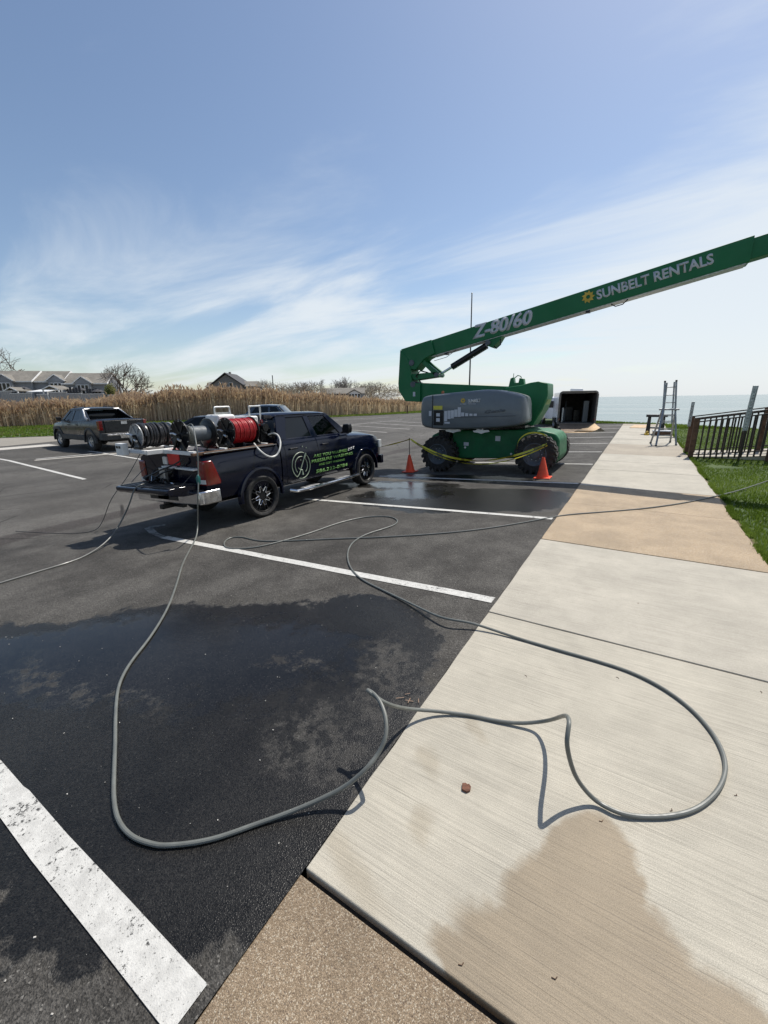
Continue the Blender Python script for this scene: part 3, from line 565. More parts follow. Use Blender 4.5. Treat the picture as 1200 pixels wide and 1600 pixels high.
# ============================================================ VEHICLES
HP = [(.78, 0.0, 0), (.94, .05, 0), (.975, .16, 0), (.992, .34, 0), (1.0, .55, 0), (.992, .72, 0), (.965, .88, 0), (.93, .96, 0), (.87, 1.0, 0), (.45, 1.0, 1)]
def ring(y, w, zb, zt, crown=.03):
    h = [(w * a, zb + (zt - zb) * f + c * crown) for a, f, c in HP]
    return [(x, y, z) for x, z in h] + [(-x, y, z) for x, z in h[::-1]]
def xprof(z, w, zb, zt): return w * float(np.interp((z - zb) / (zt - zb), [f for a, f, c in HP[:-1]], [a for a, f, c in HP[:-1]]))
def wheel(parent, x, y, r, wd, rimr, style, side, tmat='rubber'):
    """tyre and rim with its axis along x; side=+1 outer face towards +x"""
    c = (x, y, r)
    h = wd / 2; t = MB()
    t.lathe([(rimr, -h * .85), (rimr + .015, -h * .95), (r * .90, -h), (r * .965, -h * .88), (r, -h * .7), (r, h * .7), (r * .965, h * .88), (r * .90, h), (rimr + .015, h * .95), (rimr, h * .85)], c, 'x', 44, True)
    ty = t.build('tyre', M[tmat], parent, world=False)
    b = MB(); s = side
    b.lathe([(rimr, -h * .85), (rimr, h * .88), (rimr * .96, h * .90), (rimr * .93, h * .8), (rimr * .90, h * .1), (rimr * .25, h * .05), (.0, h * .05)] if s > 0 else [(rimr, h * .85), (rimr, -h * .88), (rimr * .96, -h * .90), (rimr * .93, -h * .8), (rimr * .90, -h * .1), (rimr * .25, -h * .05), (.0, -h * .05)], c, 'x', 36)
    xo = x + s * h * .70
    if style == 'star':
        b.lathe([(0, s * h * .72), (rimr * .26, s * h * .72), (rimr * .30, s * h * .6), (rimr * .30, 0)], c, 'x', 20)
        rm = b.build('rim', M['black'], parent, world=False)
        q = MB(); e = MB()
        for k in range(8):
            a = 2 * math.pi * k / 8 + .2
            for da in (-.13, .13):
                p0 = Vector((xo, y + math.cos(a + da * .9) * rimr * .28, r + math.sin(a + da * .9) * rimr * .28)); p1 = Vector((xo - s * .01, y + math.cos(a + da) * rimr * .92, r + math.sin(a + da) * rimr * .92))
                q.bar(p0, p1, .020, .03, up=(1, 0, 0))
            p0 = Vector((xo + s * .004, y + math.cos(a - .39) * rimr * .30, r + math.sin(a - .39) * rimr * .30)); p1 = Vector((xo + s * .004, y + math.cos(a - .10) * rimr * .60, r + math.sin(a - .10) * rimr * .60))
            p2 = Vector((xo + s * .004, y + math.cos(a + .10) * rimr * .60, r + math.sin(a + .10) * rimr * .60)); p3 = Vector((xo + s * .004, y + math.cos(a + .39) * rimr * .30, r + math.sin(a + .39) * rimr * .30))
            e.tube([p0, p1, p2, p3], .011, 5)
        o = q.build('spokes', M['black'], parent, world=False, bevel=.004); e.build('machined_edge', M['chrome'], parent, world=False)
        return
    if style == 'alloy':
        b.lathe([(0, s * h * .7), (rimr * .22, s * h * .7), (rimr * .24, 0)], c, 'x', 14)
        for k in range(5):
            a = 2 * math.pi * k / 5 + .3
            b.bar((xo, y, r), (xo - s * .01, y + math.cos(a) * rimr * .93, r + math.sin(a) * rimr * .93), rimr * .24, .03, up=(1, 0, 0))
    b.build('rim', M['alu'], parent, world=False)
def side_panel(b, poly, s, X, t):
    m = len(poly); vs = [(s * X(z), y, z) for y, z in poly] + [(s * (X(z) - t), y, z) for y, z in poly]
    b.add(vs, [tuple(range(m)), tuple(range(m, 2 * m))[::-1]] + [(i, (i + 1) % m, m + (i + 1) % m, m + i) for i in range(m)])
def vehicle(root, P):
    pm = M[P['paint']]; W_ = P['w']
    # lower body pieces, wheel wells cut out
    for nm, st in P['bodies']:
        b = MB(); b.loft([ring(*q) for q in st]); o = b.build(nm, pm, root, world=False)
        cut = []
        for (wy, wr) in P['axles']:
            if not (st[0][0] - .3 < wy < st[-1][0] + .3): continue
            for s in (-1, 1):
                c = MB(); rr_ = wr + P.get('gap', .075); pl = [(wy + rr_ * math.cos(a), wr + .02 + rr_ * math.sin(a)) for a in np.linspace(0, 2 * math.pi, 29)[:-1]]
                c.prism(pl, 'x', s * (W_ - .36), s * (W_ + .2)); cut.append(c.build('cutter', M['blackpl'], None, ang=0))
        for bx in P.get('cuts', {}).get(nm, []):
            c = MB(); c.box(*bx); cut.append(c.build('cutter', M['blackpl'], None, ang=0))
        if cut: difference(o, cut)
    # flares
    if P.get('flare'):
        for (wy, wr) in P['axles']:
            for s in (-1, 1):
                f = MB(); r0 = wr + P.get('gap', .075) - .012; r1 = r0 + P['flare']; A_ = np.linspace(-.12, math.pi + .12, 25); pr = []
                rings = [[(s * x_, wy + q * math.cos(a), wr + .02 + q * math.sin(a)) for x_, q in ((W_ - .05, r0), (W_ + .022, r0), (W_ + .026, r0 + .02), (W_ + .012, r1), (W_ - .05, r1 + .02))] for a in A_]
                f.loft(rings); f.build('fender_flare', M[P.get('flaremat', P['paint'])], root, world=False)
    for (wy, wr) in P['axles']:
        for s in (-1, 1): wheel(root, s * (W_ - P['tw'] / 2 - P.get('inset', .01)), wy, wr, P['tw'], P['rim'], P['style'], s)
    ax = MB(); [ax.tube([(-W_ + .3, wy, wr), (W_ - .3, wy, wr)], .06, 8) for wy, wr in P['axles']]; zu = P['bodies'][0][1][0][2]
    ax.box(-.55, .55, P['axles'][0][0] - .9, P['axles'][1][0] + .3, zu - .12, zu + .05); ax.build('underbody', M['black'], root, world=False)
    g = P['gh']; zb, zr, wb, wr_ = g['zb'], g['zr'], g['wb'], g['wr']
    X = lambda z: wb - (z - zb) / (zr - zb) * (wb - wr_)
    for s in (-1, 1):
        b = MB()
        for pl in g['pillars']: side_panel(b, pl, s, X, .06)
        b.build('pillars', pm, root, world=False, bevel=.008)
        for pl, mt in g['windows']:
            b = MB(); side_panel(b, pl, s, lambda z: X(z) - .018, .008); b.build('side_window', M[mt], root, world=False)
    # roof
    b = MB(); rs = []
    for y, w_, z in g['roof']:
        rs.append([(w_, y, z), (w_ * .93, y, z + .028), (w_ * .6, y, z + .055), (0, y, z + .068), (-w_ * .6, y, z + .055), (-w_ * .93, y, z + .028), (-w_, y, z), (-w_ * .9, y, z - .03), (0, y, z), (w_ * .9, y, z - .03)])
    b.loft(rs); b.build('roof', M[g.get('roofmat', P['paint'])], root, world=False, ang=50)
    for nm, (y0, z0, w0, y1, z1, w1), mt in g['screens']:
        b = MB(); n_ = 6; vs = []
        for t in range(n_ + 1):
            u = -1 + 2 * t / n_; c = .05 * (1 - u * u) * (1 if nm == 'windshield' else -1)
            vs += [(u * w0, y0 + c, z0), (u * w1, y1 + c * .7, z1)]
        b.add(vs, [(2 * i, 2 * i + 2, 2 * i + 3, 2 * i + 1) for i in range(n_)]); b.build(nm, M[mt], root, world=False, solid=.008)
    b = MB(); y0, y1 = g['cabin']; b.box(-wb + .08, wb - .08, y0, y1, zb - .03, zb + .012)
    for yy in g['seats']:
        for sx_ in (-.38, .38): b.box(sx_ - .24, sx_ + .24, yy - .06, yy + .06, zb - .05, zb + .17); b.box(sx_ - .13, sx_ + .13, yy - .05, yy + .04, zb + .2, zb + .36)
    b.build('cabin_interior', M['blackpl'], root, world=False, bevel=.02)

# ------------------------------------------------------------ work pickup
TRO = (-6.9, 5.28, -.297)
tk = empty('pickup_truck', TRO, (0, -.05, 0), 'dark navy crew cab pickup with lowered tailgate and green lettering on its doors', 'pickup truck')
P = dict(paint='navy', w=1.0, bodies=[
  ('bed', [(-1.125, .955, .52, 1.30), (-1.08, .975, .50, 1.315), (-.8, .99, .50, 1.32), (0, 1.0, .50, 1.33), (.545, 1.0, .50, 1.345)]),
  ('cab_body', [(.575, 1.0, .46, 1.41), (1.4, 1.0, .46, 1.405), (2.6, 1.0, .46, 1.39), (2.95, 1.0, .47, 1.345, .05), (3.3, .995, .49, 1.325, .07), (3.9, .985, .52, 1.28, .08), (4.2, .955, .54, 1.23, .08), (4.38, .90, .56, 1.16, .05), (4.47, .82, .60, 1.06, .02)])],
  axles=[(0, .405), (3.52, .405)], gap=.085, flare=.055, tw=.29, rim=.305, style='star', inset=-.012,
  cuts={'bed': [(-.80, .80, -1.3, .50, .80, 1.6)]},
  gh=dict(zb=1.39, zr=1.87, wb=.925, wr=.755,
    pillars=[[(.58, 1.36), (.84, 1.40), (.92, 1.60), (1.03, 1.80), (1.0, 1.875), (.76, 1.875), (.66, 1.6)], [(1.60, 1.38), (1.80, 1.38), (1.69, 1.86), (1.54, 1.86)], [(2.62, 1.38), (2.98, 1.36), (2.34, 1.88), (2.20, 1.87)], [(.76, 1.825), (2.30, 1.825), (2.30, 1.885), (.76, 1.885)], [(.58, 1.35), (2.95, 1.345), (2.95, 1.395), (.58, 1.415)]],
    windows=[([(.83, 1.39), (1.64, 1.39), (1.57, 1.85), (1.0, 1.85)], 'tint'), ([(1.76, 1.39), (2.75, 1.37), (2.26, 1.85), (1.66, 1.85)], 'glass')],
    roof=[(.73, .73, 1.855), (.80, .765, 1.88), (1.4, .78, 1.892), (2.1, .775, 1.885), (2.32, .75, 1.865)],
    screens=[('windshield', (2.98, 1.37, .90, 2.30, 1.875, .74), 'glass'), ('rear_window', (.60, 1.42, .86, .76, 1.86, .72), 'tint')],
    cabin=(.62, 2.85), seats=[1.1, 2.0]))
vehicle(tk, P)
def part(b, n, m, parent=tk, bevel=.01, **k): return b.build(n, M[m], parent, world=False, bevel=bevel, **k)
for s in (-1, 1):
    for y0, y1 in ((.70, 1.685), (1.70, 2.80)):
        zs = [.53, .60, .68, .78, .88, .98, 1.08, 1.16, 1.24, 1.30, 1.345, 1.375]; out = [(s * (xprof(z, 1.0, .46, 1.405) + .008), z) for z in zs]
        if s > 0 and y0 < 1: out = out
        b = MB(); b.prism(out + [(x - s * .03, z) for x, z in out[::-1]], 'y', y0, y1); dr = part(b, 'door', 'navy', bevel=.006)
        b = MB(); b.box(s * 1.005, s * 1.035, y0 + .12, y0 + .33, 1.185, 1.222); h = b.build('handle', M['black'], dr, world=False, bevel=.01)
    b = MB(); b.tube([(s * .96, .75, .37), (s * 1.07, .82, .345), (s * 1.09, 1.2, .335), (s * 1.09, 2.7, .335), (s * 1.07, 3.02, .345), (s * .96, 3.08, .37)], .038, 10); part(b, 'side_step', 'chrome', bevel=0)
    b = MB(); b.box(s * 1.0, s * 1.12, 1.0, 1.5, .372, .384); part(b, 'step_pad', 'alu', bevel=.004); b = MB(); b.box(s * 1.0, s * 1.12, 2.15, 2.6, .372, .384); part(b, 'step_pad', 'alu', bevel=.004)
    b = MB(); b.bar((s * .95, 2.62, 1.40), (s * 1.12, 2.60, 1.44), .06, .04); b.loft([[(s * x, 2.58 + d, z) for x, z in ((1.05, 1.40), (1.23, 1.39), (1.26, 1.48), (1.24, 1.60), (1.08, 1.60), (1.04, 1.5))] for d in (-.04, .02, .09)]); part(b, 'mirror', 'black', bevel=.02)
    b = MB(); b.loft([[(s * .79, -1.15, z), (s * .97, -1.145, z), (s * 1.004, -1.08, z), (s * 1.008, f, z), (s * .95, f + .01, z), (s * .79, -1.10, z)] for z, f in ((.80, -.88), (.86, -.875), (1.15, -.97), (1.21, -1.0))]); tl = part(b, 'tail_light', 'redlens', bevel=.02)
    b = MB(); b.prism([(s * .80, -1.156), (s * .965, -1.152), (s * .965, -1.13), (s * .80, -1.13)], 'z', .83, .90); b.build('reverse_lens', M['clearlens'], tl, world=False)
    b = MB(); b.box(s * .86, s * .965, 4.26, 4.40, .88, 1.10); part(b, 'headlight', 'clearlens', bevel=.02)
    b = MB(); b.prism([(s * .62, .42), (s * .98, .36), (s * .98, .40), (s * .62, .46)], 'y', -.05, .05)
    for i in range(2):
        b.box(s * .955, s * 1.03, -.5, -.46, .1, .1001)
b = MB(); po = [(-.995, -.90), (-1.0, -1.18), (-.94, -1.29), (-.45, -1.335), (.45, -1.335), (.94, -1.29), (1.0, -1.18), (.995, -.90), (.95, -.90), (.95, -1.14), (-.95, -1.14), (-.95, -.90)]
b.prism(po, 'z', .50, .725); part(b, 'rear_bumper', 'chrome', bevel=.025)
b = MB(); b.box(-.42, .42, -1.345, -1.15, .56, .74); b.box(-.9, .9, -1.28, -1.15, .725, .745); part(b, 'bumper_step', 'blackpl')
b = MB(); b.box(-.16, .16, -1.345, -1.342, .57, .68); part(b, 'licence_plate', 'white', bevel=0)
b = MB(); b.box(-.05, .05, -1.42, -1.0, .40, .48); b.box(-.3, .3, -1.2, -1.12, .40, .48); part(b, 'tow_hitch', 'black')
b = MB(); b.prism([(-1.14, .72), (-1.14, .83), (-1.22, .835), (-1.66, .835), (-1.715, .82), (-1.72, .77), (-1.66, .72), (-1.45, .675), (-1.30, .67)], 'x', -.78, .78); tg = part(b, 'tailgate', 'navy', bevel=.012)
b = MB(); b.box(-.72, .72, -1.66, -1.18, .836, .842)
for i in range(7): b.box(-.68 + i * .2, -.60 + i * .2, -1.62, -1.22, .840, .848)
b.build('inner_panel', M['blackpl'], tg, world=False)
b = MB(); b.box(-.1, .1, -1.71, -1.69, .77, .815); b.build('handle', M['black'], tg, world=False)
for s in (-1, 1): b = MB(); b.bar((s * .78, -1.12, 1.1), (s * .76, -1.45, .85), .02, .004); part(b, 'tailgate_cable', 'black', bevel=0)
b = MB(); b.box(-.795, .795, -1.12, .49, .80, .815); [b.box(s * .796 - .006, s * .796 + .006, -1.11, .49, .81, 1.30) for s in (-1, 1)]; b.box(-.79, .79, .485, .497, .81, 1.32)
for i in range(8): b.box(-.72 + i * .19, -.63 + i * .19, -1.1, .47, .813, .828)
part(b, 'bed_liner', 'blackpl', bevel=0)
for s in (-1, 1): b = MB(); b.box(s * .82, s * .97, -1.10, .53, 1.315, 1.338); part(b, 'rail_cap', 'blackpl', bevel=.008)
b = MB(); b.prism([(-.62, .62), (-.78, 1.08), (.78, 1.08), (.62, .62)], 'y', 4.40, 4.50); part(b, 'grille', 'black')
b = MB(); b.loft([[(x * c, 4.44 + d - .10 * abs(x / .99) ** 3, z) for x, z in ((-.99, .45), (0, .45), (.99, .45), (.99, .68), (0, .68), (-.99, .68))] for d, c in ((.0, .97), (.12, .96), (.16, .9))]); part(b, 'front_bumper', 'navy', bevel=.02)
b = MB(); b.tube([(-.35 + .17 * math.cos(a), 2.45 + .05 * math.sin(a), 1.47 + .16 * math.sin(a)) for a in np.linspace(0, 6.28, 20)], .014, 6); b.loft([[(x, y, z) for y, z in ((2.55, 1.38), (2.62, 1.47), (2.9, 1.42), (2.9, 1.37))] for x in (-.8, .8)]); part(b, 'dashboard', 'blackpl')
b = MB(); b.loft([[(x, y, z) for y, z in ((2.36, 1.41), (2.38, 1.47), (2.46, 1.50), (2.56, 1.44), (2.55, 1.40))] for x in (.42, .5, .68)]); part(b, 'orange_cloth', 'orange', bevel=.015)
XT = 1.0085
for nm, tx, Q, bold, mt in (('lettering', 'ARE YOU WASHED', T1, .008, 'lettergr'), ('lettering', 'PRESSURE WASHING', T2, .008, 'lettergr'), ('lettering', 'AND SOFT WASHING', T3, .0, 'lettergr'), ('lettering', '586.232-0784', T4, .01, 'lettergr'), ('lettering', '???', TQ, .02, 'whitevin')):
    Q3 = [(XT, q[0], q[1]) for q in Q]; Q3[2] = (XT, Q3[0][1] + (Q3[2][1] - Q3[0][1]) * .84, Q3[0][2] + (Q3[2][2] - Q3[0][2]) * .84); text_on(tx, nm, Q3[0], Q3[1], Q3[2], (1, 0, 0), M[mt], tk, bold, 0, .004, world=False)
b = MB(); cy, cz = LOGO[0]; ry = (LOGO[2][0] - LOGO[1][0]) / 2; rz = (LOGO[3][1] - LOGO[4][1]) / 2; ry = rz = (ry + rz) / 2
def arc(r, a0, a1, w, n=26): b.tube([(XT + .003, cy + r * math.cos(a), cz + r * math.sin(a)) for a in np.linspace(a0, a1, n)], w, 5)
arc(ry, 1.15, 4.1, .009); arc(ry, 4.35, 7.1, .009); arc(ry * .68, 1.3, 3.9, .008); arc(ry * .68, -.9, .8, .008)
b.tube([(XT + .003, cy - ry * .55, cz - rz * .8), (XT + .003, cy - ry * .3, cz - rz * .62), (XT + .003, cy + ry * .45, cz + rz * .62)], .010, 5); b.tube([(XT + .003, cy + ry * .40, cz + rz * .52), (XT + .003, cy + ry * .62, cz + rz * .88)], .018, 5)
arc(ry * .35, 3.6, 4.9, .009, 8); b.tube([(XT + .003, cy + ry * .05, cz - rz * .72), (XT + .003, cy + ry * .1, cz - rz * .35)], [.024, .004], 6)
for dy, dz, r in ((.35, 1.42, .014), (.75, 1.28, .011), (0, .42, .010)): b.lathe([(0, .004), (r, .004), (r, 0)], (XT, cy + ry * dy, cz + rz * dz), 'x', 10)
b.build('door_emblem', M['logogr'], tk, world=False)

# ------------------------------------------------------------ parked pickup at the far edge
av = empty('parked_pickup', (-22.0, 9.85, -.105), (0, 0, rad(88)), 'dark charcoal pickup with grey cladding and open rear window parked by the reeds', 'pickup truck')
P = dict(paint='charcoal', w=1.0, bodies=[('body', [(-2.62, .94, .52, 1.31), (-2.55, .985, .50, 1.34), (-1.6, 1.0, .48, 1.34), (0, 1.0, .46, 1.32), (1.0, 1.0, .46, 1.29), (1.35, .99, .48, 1.24, .05), (2.2, .96, .52, 1.17, .06), (2.6, .88, .56, 1.05, .03), (2.72, .75, .60, .92, .0)])],
  axles=[(-1.55, .41), (1.75, .41)], gap=.08, flare=.10, flaremat='cladding', tw=.27, rim=.24, style='alloy', inset=.01,
  gh=dict(zb=1.31, zr=1.80, wb=.94, wr=.72,
    pillars=[[(-1.75, 1.28), (-.62, 1.31), (-.52, 1.72), (-.78, 1.79), (-.95, 1.72)], [(.05, 1.28), (.2, 1.28), (.14, 1.78), (0, 1.78)], [(.98, 1.28), (1.3, 1.24), (.58, 1.80), (.42, 1.78)], [(-.85, 1.73), (.56, 1.73), (.56, 1.80), (-.85, 1.80)], [(-1.6, 1.27), (1.25, 1.23), (1.25, 1.29), (-1.6, 1.33)]],
    windows=[([(-.62, 1.31), (.08, 1.30), (.04, 1.75), (-.54, 1.75)], 'tint'), ([(.17, 1.30), (1.06, 1.28), (.5, 1.75), (.12, 1.75)], 'glass')],
    roof=[(-.9, .68, 1.76), (-.7, .73, 1.80), (0, .74, 1.815), (.5, .72, 1.805), (.66, .68, 1.76)],
    screens=[('windshield', (1.3, 1.26, .9, .62, 1.78, .70), 'glass'), ('rear_window', (-.80, 1.34, .86, -.72, 1.72, .70), 'tint')],
    cabin=(-1.0, 1.2), seats=[-.5, .3]))
vehicle(av, P)
pa = lambda b, n, m, **k: part(b, n, m, parent=av, **k)
for s in (-1, 1):
    b = MB(); b.prism([(s * .85, -2.64), (s * .985, -2.62), (s * 1.0, -2.45), (s * .92, -2.44)], 'z', .92, 1.31); pa(b, 'tail_light', 'redlens')
    b = MB(); b.prism([(s * .99, .44), (s * 1.018, .46), (s * 1.02, .66), (s * .99, .68)], 'y', -1.06, 1.25); pa(b, 'side_cladding', 'cladding')
    b = MB(); b.bar((s * .93, 1.0, 1.31), (s * 1.05, .98, 1.35), .05); b.box(s * 1.02, s * 1.22, .93, 1.03, 1.28, 1.46); pa(b, 'mirror', 'black', bevel=.02) if True else None
    b = MB(); b.tube([(s * .60, -.7, 1.85), (s * .62, -.6, 1.89), (s * .62, .4, 1.90), (s * .60, .5, 1.85)], .018, 6); pa(b, 'roof_rack', 'black', bevel=0)
    b = MB(); b.tube([(s * .93, -1.55, 1.35), (s * .90, -1.25, 1.43), (s * .75, -.80, 1.76)], .045, 6); pa(b, 'sail_trim', 'alu', bevel=0)
    b = MB(); b.box(s * 1.0, s * 1.02, -.55, -.38, 1.1, 1.14); pa(b, 'door_handle', 'black', bevel=.005); b = MB(); b.box(s * 1.0, s * 1.02, .3, .47, 1.1, 1.14); pa(b, 'door_handle', 'black', bevel=.005)
b = MB(); b.tube([(-.72, -.84, 1.79), (.72, -.84, 1.79)], .03, 6); pa(b, 'roof_trim', 'alu', bevel=0)
b = MB(); b.box(-.78, .78, -2.66, -2.60, .82, 1.31); tg2 = pa(b, 'tailgate', 'charcoal')
b = MB(); b.box(-.12, .12, -2.675, -2.655, 1.15, 1.27); b.build('handle_plate', M['alu'], tg2, world=False)
b = MB(); b.prism([(-1.0, -2.45), (-.98, -2.72), (-.85, -2.8), (.85, -2.8), (.98, -2.72), (1.0, -2.45)], 'z', .50, .80); pa(b, 'rear_bumper', 'cladding', bevel=.03)
b = MB(); b.box(-.80, .80, -2.82, -2.79, .68, .75); b.box(-.30, .30, -2.83, -2.80, .56, .75); pa(b, 'bumper_chrome', 'chrome')
# ------------------------------------------------------------ two cars beyond the truck
def small_car(nm, label, loc, rz, paint_, zr, hood):
    r = empty(nm, loc, (0, 0, rad(rz)), label, 'car')
    P = dict(paint=paint_, w=.90, bodies=[('body', [(-2.25, .78, .36, .86), (-2.15, .86, .30, .98), (-1.2, .90, .28, 1.0), (.9, .90, .28, .97), (1.15, .89, .3, .93, .05), (1.9, .85, .32, .80, .04), (2.2, .72, .36, .66, .02)])],
      axles=[(-1.35, .33), (1.35, .33)], gap=.05, flare=0, tw=.21, rim=.21, style='alloy', inset=.02,
      gh=dict(zb=.97, zr=zr, wb=.82, wr=.60, pillars=[[(-1.75, .95), (-1.35, .98), (-.75, zr - .03), (-.95, zr)], [(-.12, .96), (.02, .96), (-.02, zr), (-.12, zr)], [(.88, .96), (1.15, .94), (.38, zr), (.25, zr)], [(-.95, zr - .05), (.36, zr - .05), (.36, zr + .01), (-.95, zr + .01)]],
      windows=[([(-1.4, .98), (-.1, .98), (-.1, zr - .03), (-.8, zr - .03)], 'tint'), ([(0, .98), (.95, .98), (.3, zr - .03), (0, zr - .03)], 'tint')],
      roof=[(-.98, .56, zr - .03), (-.8, .61, zr), (-.2, .63, zr + .015), (.38, .60, zr - .01)], screens=[('windshield', (1.15, .95, .80, .40, zr - .01, .58), 'tint'), ('rear_window', (-1.75, .97, .76, -.97, zr - .02, .57), 'tint')], cabin=(-1.2, 1.0), seats=[-.6, .1]))
    vehicle(r, P)
    for s in (-1, 1):
        b = MB(); b.box(s * .55, s * .84, -2.2, -2.14, .70, .86); b.build('tail_light', M['redlens'], r, world=False, bevel=.01)
        b = MB(); b.box(s * .55, s * .78, 2.05, 2.14, .58, .68); b.build('headlight', M['clearlens'], r, world=False, bevel=.01)
        b = MB(); b.box(s * .88, s * 1.02, .78, .86, .97, 1.08); b.build('mirror', M[paint_], r, world=False, bevel=.01)
    return r
small_car('parked_car', 'dark sedan half hidden behind the middle hose reel', (-18.1, 13.6, -.14), -60, 'charcoal', 1.34, 0)
small_car('parked_car', 'slate blue car with a pale windshield parked beyond the truck cab', (-16.3, 15.8, -.10), -63, 'carblue', 1.78, 0)

# ------------------------------------------------------------ trailer and van
th = rad(14); tr0 = Vector((-3.35, 28.3, -.12))
tl = empty('cargo_trailer', tr0, (0, 0, th), 'white enclosed trailer with its rear ramp door down and a roof unit on top', 'trailer')
tp = lambda b, n, m, **k: part(b, n, m, parent=tl, **k)
b = MB(); b.box(-1.03, -1.0, .04, 4.6, .45, 2.28); tp(b, 'side_wall', 'vanwhite', bevel=0); b = MB(); b.box(1.0, 1.03, .04, 4.6, .45, 2.28); tp(b, 'side_wall', 'vanwhite', bevel=0)
b = MB(); b.box(-1.0, 1.0, 4.55, 4.6, .45, 2.28); tp(b, 'front_wall', 'vanwhite', bevel=0)
b = MB(); b.box(-1.0, 1.0, .05, 4.54, 2.25, 2.31); tp(b, 'roof', 'vanwhite')
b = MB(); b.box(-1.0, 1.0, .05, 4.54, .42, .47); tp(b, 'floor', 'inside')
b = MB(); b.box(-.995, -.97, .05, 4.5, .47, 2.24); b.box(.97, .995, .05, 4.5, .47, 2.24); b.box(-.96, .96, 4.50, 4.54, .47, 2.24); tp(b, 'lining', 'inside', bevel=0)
b = MB(); fr = [(-1.05, .40), (-1.05, 2.20), (-.96, 2.32), (.96, 2.32), (1.05, 2.20), (1.05, .40)]
for i in range(5): b.bar((fr[i][0], 0, fr[i][1]), (fr[i + 1][0], 0, fr[i + 1][1]), .11, .11)
b.bar((-1.05, 0, .42), (1.05, 0, .42), .1, .1); tp(b, 'door_frame', 'trframe', bevel=.02)
b = MB(); b.prism([(0, .44), (-1.85, .04), (-1.85, .0), (0, .36)], 'x', -.96, .96); tp(b, 'ramp_door', 'rampwood')
b = MB(); b.add([(1.0, -.15, .46), (.45, -1.0, .26), (-.3, -1.85, .06), (1.4, -1.95, .035), (-.96, -1.85, .05), (-.96, -2.15, .01), (1.5, -2.2, .01)], [(0, 1, 2, 3), (4, 3, 6, 5)]); tp(b, 'ramp_flap', 'ply', bevel=0, solid=.02)
b = MB(); b.box(-.35, .35, 1.0, 1.6, 2.31, 2.53); tp(b, 'roof_unit', 'white', bevel=.04)
for i, (x, y, h_, w_, m) in enumerate([(-.6, 1.5, .8, .18, 'greyrim'), (-.45, 2.2, 1.3, .06, 'greyrim'), (.62, 1.0, 1.3, .30, 'grey'), (-.2, 3.0, .9, .6, 'blackpl'), (.3, 2.4, .7, .4, 'black'), (-.75, .7, .9, .1, 'galv')]):
    b = MB(); b.box(x - w_ / 2, x + w_ / 2, y, y + .3, .47, .47 + h_); tp(b, 'stored_gear', m)
for s in (-1, 1):
    for yy in (1.9, 2.75): wheel(tl, s * 1.02, yy, .33, .2, .19, 'alloy', s)
    b = MB(); b.prism([(1.5, .45), (1.6, .72), (3.05, .72), (3.15, .45), (3.1, .45), (3.0, .68), (1.65, .68), (1.55, .45)], 'x', s * .93, s * 1.14); tp(b, 'mudguard', 'black')
    b = MB(); b.box(s * .97, s * 1.03, -.06, -.05, .62, .74); tp(b, 'tail_light', 'redlens')
    b = MB(); b.box(s * 1.0, s * 1.06, .1, .2, .0, .44); tp(b, 'stabiliser_leg', 'black')
vd = Vector((-math.sin(th), math.cos(th), 0)); vp = tr0 + vd * 6.2 + Vector((-.55, -.1, 0))
vn = empty('van', vp, (0, 0, th), 'pale silver van parked in front of the trailer, seen behind the lift', 'van')
b = MB(); b.loft([ring(0, .95, .45, 1.95), ring(.15, 1.0, .42, 2.05), ring(3.4, 1.0, .42, 2.05), ring(4.2, .95, .42, 1.55), ring(4.9, .9, .45, 1.05), ring(5.1, .8, .5, .8)]); o = b.build('body', M['vanwhite'], vn, world=False)
b = MB(); b.box(-.7, .7, -.012, .04, 1.25, 1.75); b.build('rear_window', M['tint'], vn, world=False, bevel=.02)
for s in (-1, 1):
    b = MB(); b.box(s * .82, s * .97, -.03, .05, 1.0, 1.5); b.build('tail_light', M['redlens'], vn, world=False, bevel=.01)
    b = MB(); b.box(s * .99, s * 1.012, .8, 3.2, 1.3, 1.75); b.build('side_window', M['tint'], vn, world=False)
    for yy in (1.0, 4.0): wheel(vn, s * .9, yy, .36, .22, .21, 'alloy', s)
